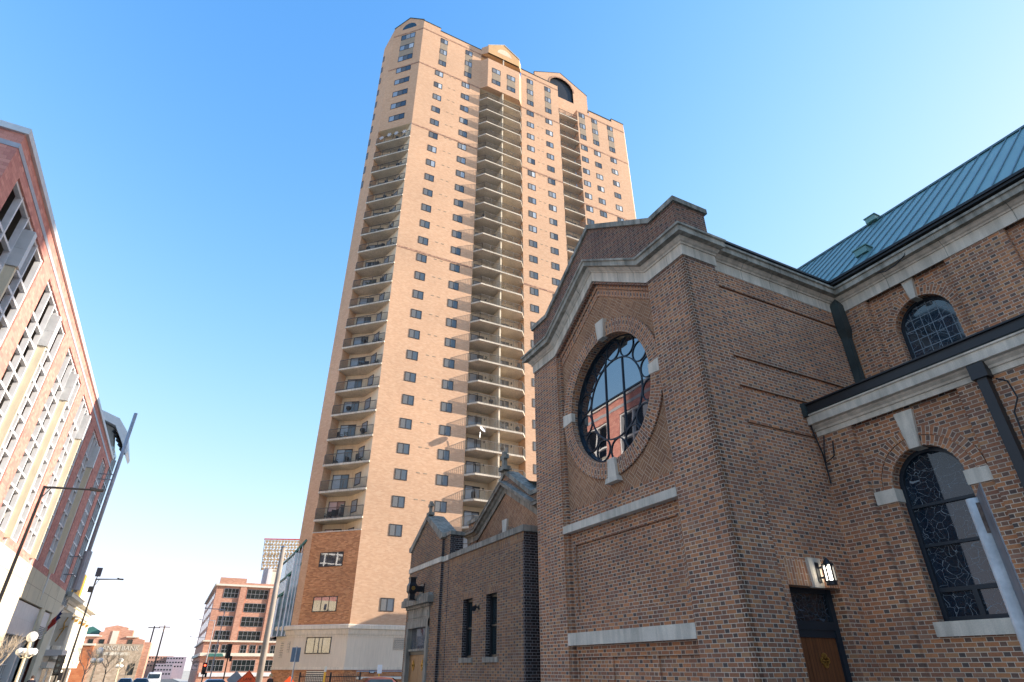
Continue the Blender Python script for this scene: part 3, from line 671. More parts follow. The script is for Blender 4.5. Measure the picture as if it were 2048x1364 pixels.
    k.prism([(21.35, 3.95), (24.3, 3.95), (24.2, 4.05), (21.45, 4.05)], Q, -.05, .18); k.build('door_surround', M['stone_annex'], AN)
    k = MB(); k.face([Q(21.84, 2.27, -.12), Q(23.78, 2.27, -.12), Q(23.78, 2.96, -.12), Q(21.84, 2.96, -.12)]); k.build('transom_window', M['mirrgl'], AN)
    k = MB(); k.face([Q(21.84, 2.08, -.06), Q(23.78, 2.08, -.06), Q(23.78, 2.2, -.06), Q(21.84, 2.2, -.06)]); k.build('door_head', M['dark'], AN)
    for a, b in ((21.84, 22.805), (22.815, 23.78)):
        k = MB(); k.prism([(a, Z0), (b, Z0), (b, 2.08), (a, 2.08)], Q, -.2, -.10); dr = k.build('door', M['wood2'], AN)
        k = MB(); c = ((a + b) / 2, 1.75)
        for q in range(4): k.ring((c[0] + .06 * math.cos(q * math.pi / 2), c[1] + .07 * math.sin(q * math.pi / 2)), Q, .05, .022, 10, 0, -.098, -.07)
        k.prism([(c[0] - .015, c[1] - .17), (c[0] + .015, c[1] - .17), (c[0] + .015, c[1] + .17), (c[0] - .015, c[1] + .17)], Q, -.098, -.07); k.build('emblem', M['gold'], dr)
    k = MB(); k.face([(8.1, 14.8, 4.95), (12, 14.8, 4.95), (12, 24.2, 4.95), (8.1, 24.2, 4.95)]); k.build('flat_roof', M['asph'], AN)
    k = MB()
    prof = [(.38 * math.cos(math.pi * i / 8), .32 * math.sin(math.pi * i / 8)) for i in range(9)]
    k.sweep([[(9.3 + a, 15.9 + .02, 5.12 + b) for a, b in prof], [(9.3 + a * .95, 16.6, 5.12 + b * 1.05) for a, b in prof]]); k.box(8.9, 9.7, 15.85, 16.65, 4.95, 5.12)
    k.build('skylight', M['skygl'], AN)
    # taller gable behind
    X = 10.0; B = PX(X); w = MB()
    yc = 19.85
    w.face([B(u, v, -.03) for u, v in [(17.3, 4.9), (22.4, 4.9), (22.4, 6.4), (yc, 7.75), (17.3, 6.4)]])
    w.build('tympanum', M['basket'], AN)
    w = MB()
    w.prism([(15.6, 6.35), (16.9, 6.35), (17.3, 6.4), (yc, 7.7), (22.4, 6.4), (23.3, 6.35), (23.3, 6.95), (21.9, 6.95), (yc, 8.25), (17.8, 6.95), (15.6, 6.95)], B, .0, -.5)
    w.face([B(15.6, 4.9, .02), B(17.3, 4.9, .02), B(17.3, 6.4, .02), B(15.6, 6.4, .02)]); w.face([B(22.4, 4.9, .02), B(23.3, 4.9, .02), B(23.3, 6.4, .02), B(22.4, 6.4, .02)])
    w.face([(10, 23.3, 4.9), (17, 23.3, 4.9), (17, 23.3, 6.9), (10, 23.3, 6.9)]); w.build('upper_gable_wall', M['brick_annex'], AN)
    k = MB(); pr = [(0, -.32), (.03, -.32), (.03, -.12), (.1, -.08), (.14, -.02), (.24, -.02), (.24, .08), (.27, .09), (.27, .12), (0, .16)]
    k.sweep([[(X - e, 23.3 + e, 6.5 + d) for e, d in pr], [(X - e, 22.3, 6.5 + d) for e, d in pr], [(X - e, yc, 7.82 + d) for e, d in pr], [(X - e, 17.4, 6.5 + d) for e, d in pr], [(X - e, 15.6, 6.5 + d) for e, d in pr]])
    k.build('raking_cornice', M['stone_annex'], AN)
    k = MB(); k.prism([(15.6, 6.95), (17.82, 6.95), (yc, 8.24), (21.88, 6.95), (23.36, 6.95), (23.36, 7.1), (21.92, 7.1), (yc, 8.4), (17.78, 7.1), (15.6, 7.1)], B, .06, -.56)
    cross(k, 9.95, yc, 8.36, 1.12); k.build('upper_coping', M['stone_weath'], AN)
    k = MB(); k.prism([(19.7, 5.85), (19.95, 5.85), (20.02, 6.5), (19.63, 6.5)], B, -.1, .06); k.build('keystone', M['stone'], AN)
    v = MB(); v.voussoir((19.83, 4.95), B, .88, 1.3, 0, math.pi, 30, 0, -.1, .01); v.build('arch_ring', M['brick_annex'], AN)
    k = MB(); k.face([B(19.83 + .88 * math.cos(math.pi * i / 16), 4.95 + .88 * math.sin(math.pi * i / 16), .005) for i in range(17)]); k.build('arch_opening', M['darkgl'], AN)
    k = MB(); k.face([(10.4, 15.6, 6.8), (17, 15.6, 6.8), (17, yc, 8.1), (10.4, yc, 8.1)]); k.face([(10.4, 23.3, 6.8), (17, 23.3, 6.8), (17, yc, 8.1), (10.4, yc, 8.1)]); k.build('gable_roof', M['seam'], AN)
def wood2():
    N = NT('light_oak_door'); _, u, v = N.uv(); e = N.m('LESS_THAN', N.m('FRACT', N.m('DIVIDE', u, .16)), .06)
    return N.out(N.mix(e, N.ramp(N.noise(3, 4, sc=(14, 14, .8)), [(.3, (.24, .11, .04)), (.7, (.36, .18, .075))]), (.12, .05, .02)), .5, .4)
M['wood2'] = wood2()
annex()
t = root('hanging_lantern', 'black metal box lantern with pierced rosette, bracketed out above the stone doorway', 'lantern', (7.5, 22.6, 3.9))
m = MB()
def obox(mb, cx, cy, z0, z1, r0, r1, n=8):
    a = [(cx + r0 * math.cos(2 * math.pi * (i + .5) / n), cy + r0 * math.sin(2 * math.pi * (i + .5) / n), z0) for i in range(n)]
    b = [(cx + r1 * math.cos(2 * math.pi * (i + .5) / n), cy + r1 * math.sin(2 * math.pi * (i + .5) / n), z1) for i in range(n)]
    for i in range(n): mb.face([a[i], a[(i + 1) % n], b[(i + 1) % n], b[i]])
    mb.face(a); mb.face(b)
for z0, z1, r0, r1 in ((3.86, 3.9, .17, .17), (3.9, 4.08, .145, .145), (4.08, 4.16, .15, .22), (4.16, 4.36, .22, .22), (4.36, 4.46, .22, .15), (4.46, 4.6, .15, .15), (4.6, 4.65, .18, .18)): obox(m, 7.48, 22.6, z0, z1, r0, r1, 4)
m.bar((7.6, 22.6, 4.26), (7.9, 22.6, 4.26), .12, .2); m.box(7.86, 7.9, 22.4, 22.8, 4.1, 4.44); m.build('casing', M['black'], t)
m = MB()
for a in range(8): m.ring((7.48 + .045 * math.cos(a * .785), 4.26 + .045 * math.sin(a * .785)), PY(22.44), .025, .012, 8, 0, .004, .015)
m.build('rosette', M['gold'], t)
t = root('floodlight', 'small black floodlight on the annex wall between its two slim windows', 'floodlight', (7.95, 17.66, 3.27))
m = MB(); m.box(7.97, 8.0, 17.6, 17.72, 3.2, 3.34); m.tube([(7.97, 17.66, 3.27), (7.88, 17.66, 3.27)], .02, 6); m.build('bracket', M['black'], t)
m = MB(); m.tube([(7.92, 17.72, 3.29), (7.82, 17.62, 3.22)], [.05, .075], 10); m.build('lamp_head', M['black'], t)

# ------------------------------------------------------------ the apartment tower
TY = 57.0; FL = 2.754; L0 = 14.40
TWR = root('apartment_tower', 'very tall salmon brick apartment tower with stacked balconies and gabled tops, centre of the view', 'apartment tower', (30, 65, 0))
CA = Vector((13.4, 57.0, 0)); CT = Vector((-.7071, .7071, 0)); CI = Vector((.7071, .7071, 0))   # chamfered corner: along, inwards
def PC(u, v, d=0):
    p = CA + CT * u - CI * d; return (p.x, p.y, v)
CW = 5.33
def tower():
    P = PY(TY); w = MB(); lo = MB()
    # main face in its three planes' worth of panels
    w.face([P(13.4, 5.0), P(23.7, 5.0), P(23.7, 93.1), P(16.3, 93.1), P(16.3, 93.8), P(13.4, 93.8)])
    w.face([P(31.28, 5), P(38.75, 5), P(38.75, 93.05), P(31.28, 93.05)])
    w.face([P(42.6, 5), P(53.0, 5), P(53.0, 90.75), P(50.3, 90.75), P(50.3, 90.05), P(45.2, 90.05), P(45.2, 88.9), P(42.6, 88.9)])
    w.face([(53.0, 57, 5), (54.6, 58.6, 5), (54.6, 58.6, 90.7), (53, 57, 90.7)]); w.face([(54.6, 58.6, 5), (54.6, 80, 5), (54.6, 80, 90), (54.6, 58.6, 90)])
    # chamfer
    w.face([PC(0, 69.5), PC(CW, 69.5), PC(CW, 94.0), PC(CW / 2, 95.75), PC(0, 94.0)])
    lo.face([PC(0, 5.0), PC(CW, 5.0), PC(CW, 13.1), PC(0, 13.1)])
    # left flank
    b = Vector(PC(CW, 0))
    w.face([(b.x, b.y, 5), (8.8, 62.9, 5), (8.8, 62.9, 91), (b.x, b.y, 94)]); w.face([(8.8, 62.9, 5), (11.5, 80, 5), (11.5, 80, 90), (8.8, 62.9, 91)])
    w.face([(11.5, 80, 5), (54.6, 80, 5), (54.6, 80, 90), (11.5, 80, 90)])
    # brick returns of the recesses
    w.face([PC(CW, 11.6), PC(CW, 69.5), PC(CW, 69.5, -1.4), PC(CW, 11.6, -1.4)])
    w.face([(38.75, 57, 5), (39.3, 57.9, 5), (39.3, 57.9, 93), (38.75, 57, 93)]); w.face([(42.6, 57, 5), (42.6, 58.6, 5), (42.6, 58.6, 89), (42.6, 57, 89)])
    for x in (23.7, 31.28): w.face([(x, 57, 5), (x, 58.7, 5), (x, 58.7, 83.4), (x, 57, 83.4)])
    # bay box under the middle gable
    bp = [(23.7, 57), (24.6, 56.08), (30.42, 56.08), (31.28, 57)]
    for (x0, y0), (x1, y1) in zip(bp, bp[1:]): w.face([(x0, y0, 83.3), (x1, y1, 83.3), (x1, y1, 90.4), (x0, y0, 90.4)])
    w.face([(23.7, 57, 83.3), (24.6, 56.08, 83.3), (30.42, 56.08, 83.3), (31.28, 57, 83.3)]); w.face([(23.7, 57, 90.4), (24.6, 56.08, 90.4), (30.42, 56.08, 90.4), (31.28, 57, 90.4)])
    w.face([(23.7, 57.4, 90.4), (31.28, 57.4, 90.4), (31.28, 57.4, 93.5), (23.7, 57.4, 93.5)])
    w.face([(23.7, 57, 91.95), (24.6, 56.08, 91.95), (24.6, 56.08, 93.77), (23.7, 57, 93.77)])
    # rear gable over the second recess
    G = PY(58.6)
    ao = [(38.2, 92.7), (43.2, 92.7), (43.2, 95.7)] + [(40.7 + 2.5 * math.cos(math.pi * i / 16), 95.7 + 2.5 * math.sin(math.pi * i / 16)) for i in range(1, 16)] + [(38.2, 95.7)]
    w.face([G(u, v) for u, v in [(40.7, 92.7), (40.7, 88.0), (46.35, 88.0), (46.35, 96.7), (40.6, 99.8), (40.7, 98.2)] + [q for q in reversed(ao[2:11])] + [(43.2, 92.7)]])
    w.face([G(u, v) for u, v in [(40.7, 92.7), (38.2, 92.7), (38.2, 95.7)] + [q for q in reversed(ao[11:-1])][:] + [(40.7, 98.2), (40.6, 99.8), (35, 96.7), (35, 88), (40.7, 88)]])
    w.face([(46.35, 58.6, 88), (46.35, 66, 88), (46.35, 66, 96.7), (46.35, 58.6, 96.7)]); w.face([(35, 58.6, 88), (35, 66, 88), (35, 66, 96.7), (35, 58.6, 96.7)])
    w.face([(38.9, 58.6, 80), (43, 58.6, 80), (43, 58.6, 88.2), (38.9, 58.6, 88.2)])
    w.build('brick_wall', M['brick_tower'], TWR); lo.build('lower_brick_wall', M['brick_towerlow'], TWR)
    k = MB(); k.face([(35.3, 58.9, 86), (46, 58.9, 86), (46, 58.9, 96.7), (40.6, 58.9, 99.6), (35.3, 58.9, 96.7)]); k.build('arch_void', M['dark'], TWR)  # dark sheet close behind the arch stands in for the shade inside
    k = MB(); k.voussoir((40.7, 95.7), G, 2.5, 2.8, 0, math.pi, 24, 0, -.02, .06); k.build('arch_trim', M['brick_towerdk'], TWR)
    # patterned brick bands
    def band(Pm, x0, x1, z): k = MB(); k.prism([(x0, z - .22), (x1, z - .22), (x1, z + .05), (x0, z + .05)], Pm, -.02, .03); k.build('brick_band', M['brick_towerdk'], TWR)
    for z in (91.95, 83.3, 69.5, 47.45):
        band(P, 13.4, 23.7, z); band(P, 31.28, 38.75, z)
    for z in (88.6, 80.55, 66.75, 44.7): band(P, 42.6, 53, z)
    for z in (91.9, 83.3): band(PC, 0, CW, z)
    # copings and roof rails
    for x0, x1, z in ((13.3, 16.35, 93.8), (16.35, 23.7, 93.1), (31.28, 38.8, 93.05), (45.2, 50.3, 90.05), (50.25, 53.1, 90.75)): k = MB(); k.prism([(x0, z), (x1, z), (x1, z + .12), (x0, z + .12)], P, -.4, .06); k.build('roof_coping', M['teal2'], TWR)
    k = MB(); k.prism([(-.05, 94.0), (CW / 2, 95.75), (CW + .05, 94.0), (CW + .05, 94.14), (CW / 2, 95.9), (-.05, 94.14)], PC, -.5, .08); k.build('roof_coping', M['teal2'], TWR)
    k = MB(); k.prism([(34.9, 96.7), (40.6, 99.8), (46.45, 96.7), (46.45, 96.8), (40.6, 99.9), (34.9, 96.8)], G, -.3, .03)
    k.build('roof_coping', M['teal2'], TWR)
    k = MB()
    for x0, x1, z in ((16.4, 23.7, 93.2), (31.3, 35, 93.15), (45.2, 50.3, 90.2)):
        k.bar((x0, 57.3, z + .55), (x1, 57.3, z + .55), .05, .05)
        n = int((x1 - x0) / 1.4)
        for i in range(n + 1): k.bar((x0 + (x1 - x0) * i / n, 57.3, z - .1), (x0 + (x1 - x0) * i / n, 57.3, z + .55), .04, .04)
    k.build('roof_rail', M['dark'], TWR)
    # middle gable head
    k = MB(); Q = PY(56.08)
    k.prism([(24.6, 91.95), (30.42, 91.95), (30.42, 93.85), (27.55, 95.8), (24.6, 93.8)], Q, -.25, 0); k.face([(30.42, 56.08, 91.95), (31.28, 57, 91.95), (31.28, 57, 93.9), (30.42, 56.08, 93.85)])
    k.face([(23.7, 57, 91.95), (24.6, 56.1, 91.95), (30.4, 56.1, 91.95), (31.28, 57, 91.95)]); k.face([(23.7, 57.38, 90.42), (31.28, 57.38, 90.42), (31.28, 57.38, 91.95), (23.7, 57.38, 91.95)])
    k.build('gable_head', M['yellowst'], TWR)
    k = MB(); k.face([Q(27.6 + 1.35 * math.cos(math.pi * i / 14), 93.1 + 1.35 * math.sin(math.pi * i / 14), .012) for i in range(15)]); k.build('lunette', M['stucco'], TWR)
    k = MB(); k.prism([(24.5, 93.78), (27.55, 95.8), (30.52, 93.85), (30.52, 93.98), (27.55, 95.96), (24.5, 93.92)], Q, -.4, .07); k.box(27.4, 27.6, 56.2, 56.4, 90.4, 91.95); k.build('gable_trim', M['slab'], TWR)
    k = MB(); k.face([PC(2.6 + 1.25 * math.cos(math.pi * i / 14), 93.05 + 1.35 * math.sin(math.pi * i / 14), .012) for i in range(15)]); k.build('lunette', M['darkgl'], TWR)
    # rendered back walls of the recesses
    k = MB()
    rc = [(CW, 1.4), (2.9, 1.8), (.85, .6), (0, .02)]
    for (a, da), (b2, db) in zip(rc, rc[1:]): k.face([PC(a, 11.6, -da), PC(b2, 11.6, -db), PC(b2, 69.5, -db), PC(a, 69.5, -da)])
    k.face([(23.7, 58.7, 5), (31.28, 58.7, 5), (31.28, 58.7, 83.3), (23.7, 58.7, 83.3)]); k.face([(38.8, 58.7, 5), (42.6, 58.7, 5), (42.6, 58.7, 80), (38.8, 58.7, 80)])
    k.face([PC(CW, 69.5), PC(CW, 69.5, -1.4), PC(2.9, 69.5, -1.8), PC(.85, 69.5, -.6), PC(0, 69.5)]); k.face([(23.7, 57, 83.3), (31.28, 57, 83.3), (31.28, 58.7, 83.3), (23.7, 58.7, 83.3)])
    k.box(27.35, 27.55, 56.2, 58.7, 11.6, 83.3); k.build('recess_wall', M['stucco'], TWR)
    # stone base
    def belt(z0, z1, pr, m, nm, prof=None):
        k = MB(); pts = []
        b0 = Vector(PC(CW, 0)); ln = [Vector((11.3, 82, 0)), Vector((8.45, 63.3, 0)), b0, Vector(PC(0, 0)), Vector((54, 57, 0))]
        prof = prof or [(0, z0), (pr, z0), (pr, z1), (0, z1)]
        st = []
        for i, p in enumerate(ln):
            d0 = (ln[i] - ln[i - 1]).normalized() if i else (ln[1] - ln[0]).normalized(); d1 = (ln[i + 1] - ln[i]).normalized() if i < len(ln) - 1 else d0
            n0 = Vector((-d0.y, d0.x, 0)) * -1; n1 = Vector((-d1.y, d1.x, 0)) * -1; n = (n0 + n1).normalized(); n /= max(.3, n.dot(n0))
            st.append([(p.x + n.x * e, p.y + n.y * e, z) for e, z in prof])
        k.sweep(st); k.build(nm, m, TWR)
    belt(1.75, 4.1, .10, M['base'], 'base_course'); belt(4.1, 5.05, 0, M['basecap'], 'base_cornice', [(0, 4.1), (.14, 4.1), (.14, 4.2), (.18, 4.22), (.24, 4.35), (.30, 4.62), (.32, 4.66), (.44, 4.7), (.44, 4.98), (.3, 5.06), (0, 5.08)])
    belt(1.55, 1.76, .18, M['basecap'], 'base_ledge'); belt(-1.2, 1.55, .06, M['brick_towerlow'], 'plinth')
M['teal2'] = plain('dark_coping_metal', (.035, .05, .05), .5)
tower()
# window prototype: frame, dark screen half, clear half (one window = one mesh)
def win_mesh(w, h, split=(0, .5, 1), screens=(1, 0), fr=.07):
    m = MB(); P = lambda u, v, d=0: (u, -d, v)
    for u0, u1, v0, v1 in ((-w / 2, w / 2, -h / 2, -h / 2 + fr), (-w / 2, w / 2, h / 2 - fr, h / 2), (-w / 2, -w / 2 + fr, -h / 2 + fr, h / 2 - fr), (w / 2 - fr, w / 2, -h / 2 + fr, h / 2 - fr)): m.prism([(u0, v0), (u1, v0), (u1, v1), (u0, v1)], P, -.05, .035)
    iw = w - 2 * fr
    for i, s in enumerate(screens):
        a = -iw / 2 + iw * split[i]; b = -iw / 2 + iw * split[i + 1]
        m.face([P(a, -h / 2 + fr, .006), P(b, -h / 2 + fr, .006), P(b, h / 2 - fr, .006), P(a, h / 2 - fr, .006)], None, 1 if s else 2)
        if i: m.prism([(a - .025, -h / 2 + fr), (a + .025, -h / 2 + fr), (a + .025, h / 2 - fr), (a - .025, h / 2 - fr)], P, .0, .03)
    return m
WMATS = [M['winfr'], M['screen'], M['pane']]
def place(o, p, loc, rz=0):
    COL.objects.link(o) if o.name not in COL.objects else None
    o.parent = p; o.matrix_parent_inverse = WM[p].inverted(); o.location = loc; o.rotation_euler = (0, 0, rz); return o
def add_far(M_, src, loc, rz=0):
    Mx = Matrix.Translation(loc) @ Matrix.Rotation(rz, 4, 'Z'); k = 0
    for f, mi in zip(src.f, src.mi):
        ps = [tuple(Mx @ Vector(src.v[i])) for i in f]; M_.face(ps, None, mi)
spots = []
for x, i0, i1 in ((16.75, 0, 26), (21.24, 0, 26), (32.98, 0, 25), (36.6, 0, 18), (43.6, 1, 16), (46.3, 1, 16), (49.75, 1, 16)):
    for i in range(i0, i1): spots.append((x, 82.46 - 2.763 * i))
spots.append((16.62, 6.75))
spots.sort(key=lambda s: (s[0] - 0) ** 2 * .6 + s[1] ** 2)
std = win_mesh(1.3, 1.14); proto = None; far = MB()
for k, (x, z) in enumerate(spots):
    if k < 72:
        if proto is None: proto = std.build('window', WMATS); o = proto
        else: o = proto.copy()
        place(o, TWR, (x, TY - .004, z))
    else: add_far(far, std, (x, TY - .004, z))
far = far.build('window', WMATS, TWR); far['kind'] = 'stuff'
# tall strips of three windows with tan spandrels
sp = MB()
for z0, z1, m in ((-3.35, -2.2, None), (-.6, .6, None), (2.2, 3.35, None)): add_far(sp, win_mesh(1.2, z1 - z0), (0, 0, (z0 + z1) / 2))
for z0, z1 in ((-2.2, -.6), (.6, 2.2)): sp.box(-.6, .6, -.012, .05, z0, z1, 3)
sp_o = None
for x, z in ((17.1, 88.05), (21.5, 88.0), (33.05, 87.9), (36.6, 88.0), (43.6, 85.15), (46.3, 85.15), (49.75, 85.15)):
    if sp_o is None: sp_o = sp.build('window_strip', WMATS + [M['spandrel']]); o = sp_o
    else: o = sp_o.copy()
    place(o, TWR, (x, TY - .004, z))
sp = MB()
for z0, z1 in ((-1.95, -.9), (.8, 1.95)): add_far(sp, win_mesh(1.5, z1 - z0), (0, 0, (z0 + z1) / 2))
sp.box(-.75, .75, -.012, .05, -.9, .8, 3); sp_b = sp.build('window_strip', WMATS + [M['spandrel']]); place(sp_b, TWR, (26.15, 56.075, 86.5)); place(sp_b.copy(), TWR, (28.9, 56.075, 86.5))
cw_ = -R(45); tri = win_mesh(2.5, 1.15, (0, .333, .667, 1), (0, 1, 0)); to = None
for z in (82.53, 79.78, 77.0, 74.3, 71.55):
    if to is None: to = tri.build('window', WMATS); o = to
    else: o = to.copy()
    place(o, TWR, PC(2.63, z, .004), cw_)
sp = MB()
for z0, z1 in ((-3.35, -2.1), (-.62, .62), (2.1, 3.35)): add_far(sp, win_mesh(2.5, z1 - z0, (0, .333, .667, 1), (0, 1, 0)), (0, 0, (z0 + z1) / 2))
for z0, z1 in ((-2.1, -.62), (.62, 2.1)): sp.box(-1.25, 1.25, -.012, .05, z0, z1, 3)
place(sp.build('window_strip', WMATS + [M['spandrel']]), TWR, PC(2.6, 88.1, .004), cw_)
mw = win_mesh(2.55, 1.3, (0, .333, .667, 1), (0, 0, 0)); mo_ = None
for z, pr in ((10.6, .004), (6.75, .004), (3.42, .107)):
    if mo_ is None: mo_ = mw.build('window', [M['winfr'], M['screen'], M['mirrgl']]); o = mo_
    else: o = mo_.copy()
    place(o, TWR, PC(2.82, z, pr), cw_)
fl0 = Vector(PC(CW, 0)); fd = (Vector((8.8, 62.9, 0)) - fl0); fa = math.atan2(fd.y, fd.x); fs = win_mesh(.4, 1.3, (0, 1), (1,), .05); f_o = None
for i in range(11):
    if f_o is None: f_o = fs.build('window', WMATS); o = f_o
    else: o = f_o.copy()
    q = fl0 + fd * .86; place(o, TWR, (q.x - .004, q.y, 60.4 + 2.763 * i), fa + math.pi)
# pairs of little vents in the brick
vb = MB()
for dx in (-.4, .4): vb.box(dx - .19, dx + .19, -.02, .02, -.05, .05)
vo_ = None
for i in range(0, 25):
    for x in (18.95,) if i > 12 else (18.95, 34.8):
        if vo_ is None: vo_ = vb.build('wall_vent', M['spandrel']); o = vo_
        else: o = vo_.copy()
        place(o, TWR, (x, TY, 82.9 - 2.763 * i))
def louvre(x0, x1, z0, z1, n, P=PY(56.9), par_=TWR, mat='basecap'):
    k = MB(); k.prism([(x0, z0), (x1, z0), (x1, z1), (x0, z1)], P, -.1, -.0, 1)
    for i in range(n):
        z = z0 + (z1 - z0) * (i + .5) / n; h = (z1 - z0) / n * .28; k.prism([(x0, z - h), (x1, z - h), (x1, z + h), (x0, z + h)], P, .004, .05)
    k.build('louvre', [M[mat], M['black']], par_)
louvre(17.5, 20.5, 3.1, 4.02, 6); louvre(1.75, 3.6, .55, 1.5, 6, lambda u, v, d=0: PC(u, v, d + .075))
bx = Vector(PC(CW, 0)); fx = (Vector((8.45, 63.3, 0)) - bx).normalized(); fn = Vector((-fx.y, fx.x, 0))
if fn.x > 0: fn = -fn
PF = lambda u, v, d=0: tuple(bx + fx * u + fn * (d + .10)) [:2] + (v,)
louvre(.5, .95, 2.9, 3.75, 7, PF); louvre(1.5, 2.0, 2.5, 3.75, 9, PF)
# ---- balconies
def railing(path, h=1.05, gap=.13, m=None, post=1.25):
    k = MB()
    for a, b in zip(path, path[1:]):
        a = Vector(a); b = Vector(b); d = b - a; L = d.length
        k.bar(a + Vector((0, 0, h)), b + Vector((0, 0, h)), .06, .05); k.bar(a + Vector((0, 0, .1)), b + Vector((0, 0, .1)), .04, .04)
        n = max(1, round(L / post)); q = max(1, round(L / gap))
        for i in range(n + 1): p = a + d * i / n; k.bar(p, p + Vector((0, 0, h)), .055, .055)
        for i in range(1, q): p = a + d * i / q; k.bar(p + Vector((0, 0, .1)), p + Vector((0, 0, h)), .022, .022)
    return k
def sliding_door(w=1.75, h=2.05):
    m = win_mesh(w, h, (0, .52, 1), (0, 0), .06); return m
# chamfer balconies (local frame: u along the chamfer, origin at CA on the slab top)
LC = lambda u, d, z=0: tuple(CT * u - CI * d + Vector((0, 0, z)))
poly = [(-.02, .0), (-.02, .13), (CW + .08, .13), (CW + .08, -.02), (CW, -1.4), (2.9, -1.8), (.85, -.6)]
def slab(poly3, t=.2):
    k = MB(); a = [(x, y, 0) for x, y in poly3]; b = [(x, y, -t) for x, y in poly3]
    k.face(a); k.face(b[::-1])
    for i in range(len(a)): j = (i + 1) % len(a); k.face([a[i], b[i], b[j], a[j]])
    return k
def local_child(mb, name, mats, p): o = mb.build(name, mats); o.parent = p; return o
def balcony_copy(src, loc):
    c = src.copy(); COL.objects.link(c); c.location = loc
    for ch in src.children: d = ch.copy(); COL.objects.link(d); d.parent = c
    return c
b0 = slab([LC(u, d)[:2] for u, d in poly]).build('balcony', M['slab']); place(b0, TWR, (CA.x, CA.y, L0))
local_child(railing([LC(.05, .08), LC(CW, .08)]), 'railing', M['rail'], b0)
sd = local_child(sliding_door(1.75), 'sliding_door', [M['winfr'], M['darkgl'], M['pane']], b0)
va = Vector(LC(CW, -1.4)); vb_ = Vector(LC(2.9, -1.8)); md = va.lerp(vb_, .48); dr_ = (vb_ - va); nd = Vector((-dr_.y, dr_.x, 0)).normalized()
if nd.y > 0: nd = -nd
sd.location = md + nd * .03 + Vector((0, 0, 1.05)); sd.rotation_euler = (0, 0, math.atan2(dr_.y, dr_.x))
va = Vector(LC(2.9, -1.8)); vb_ = Vector(LC(.85, -.6)); md = va.lerp(vb_, .5); dr_ = vb_ - va; nd = Vector((dr_.y, -dr_.x, 0)).normalized()
if nd.y > 0: nd = -nd
wd = local_child(win_mesh(1.15, 1.25, (0, 1), (0,)), 'window', WMATS, b0); wd.location = md + nd * .03 + Vector((0, 0, 1.35)); wd.rotation_euler = (0, 0, math.atan2(dr_.y, dr_.x))
for n in range(1, 20): balcony_copy(b0, (CA.x, CA.y, L0 + FL * n + (.03 * n / 5)))
# the lowest one has a solid brick parapet, only its floor is added
bl = slab([LC(u, d)[:2] for u, d in poly[:1] + [(-.02, -.06), (CW, -.06)] + poly[4:]]).build('balcony_floor', M['slab']); place(bl, TWR, (CA.x, CA.y, 11.65))
for src in (sd, wd):
    o = src.copy(); COL.objects.link(o); o.parent = bl
k = MB(); k.prism([(-.02, 13.1), (CW + .04, 13.1), (CW + .04, 13.2), (-.02, 13.2)], PC, -.25, .06); k.build('parapet_cap', M['slab'], TWR)
# middle bay balconies
bp = [(23.72, 57.0), (24.6, 56.08), (30.42, 56.08), (31.26, 57.0)]
lp = [(x - 23.7, y - 57) for x, y in bp]
out = [(lp[0][0] - .02, 0), (lp[1][0] - .05, lp[1][1] - .1), (lp[2][0] + .05, lp[2][1] - .1), (lp[3][0], 0), (lp[3][0], 1.68), (lp[0][0] - .02, 1.68)]
b1 = slab(out).build('balcony', M['slab']); place(b1, TWR, (23.7, 57, L0))
local_child(railing([(x, y, 0) for x, y in lp]), 'railing', M['raillt'], b1)
s1 = local_child(sliding_door(1.8), 'sliding_door', [M['winfr'], M['pane'], M['pane']], b1); s1.location = (1.75, 1.67, 1.05)
s2 = s1.copy(); COL.objects.link(s2); s2.parent = b1; s2.location = (5.3, 1.67, 1.05)
pl = MB()
for x in (2.95, 6.5): pl.box(x, x + .12, 1.55, 1.69, 1.75, 2.0)
local_child(pl, 'wall_light', M['dark'], b1)
for n in range(-2, 25):
    if n: balcony_copy(b1, (23.7, 57, L0 + FL * n))
# balconies of the right-hand recess
b2 = slab([(-.02, -.03), (3.8, -.03), (3.8, 1.68), (-.02, 1.68)]).build('balcony', M['slab']); place(b2, TWR, (38.78, 57, 86.1))
local_child(railing([(.02, 0, 0), (3.75, 0, 0)]), 'railing', M['rail'], b2)
s3 = s1.copy(); s3.data = s1.data; COL.objects.link(s3); s3.parent = b2; s3.location = (2.2, 1.67, 1.05)
for n in range(1, 19): balcony_copy(b2, (38.78, 57, 86.1 - FL * n + .07))
# things on the tower
t = root('satellite_dish', 'white satellite dish clamped to a balcony rail of the middle bay', 'satellite dish', (25.0, 56.0, 23.9))
m = MB(); ax = Vector((.35, -.75, .55)).normalized(); qq = ax.to_track_quat('Z', 'Y').to_matrix(); c0 = Vector((25.1, 55.75, 24.75)); rr = [(.02, 0), (.18, .03), (.3, .08), (.38, .13)]
pts = [[c0 + qq @ Vector((r * math.cos(2 * math.pi * i / 16), r * 1.15 * math.sin(2 * math.pi * i / 16), h)) for i in range(16)] for r, h in rr]
for a, b in zip(pts, pts[1:]):
    for i in range(16): j = (i + 1) % 16; m.face([a[i], a[j], b[j], b[i]])
m.build('reflector', M['whitem'], t, True)
m = MB(); m.tube([(25.0, 56.05, 23.9), (25.0, 56.0, 24.6), c0], .03, 6); m.tube([c0 + qq @ Vector((0, -.5, .1)), c0 + qq @ Vector((0, -.1, .55))], .02, 6); m.ball(c0 + qq @ Vector((0, -.1, .55)), .06, 8); m.build('feed_arm', M['galv'], t)
fl_ = None
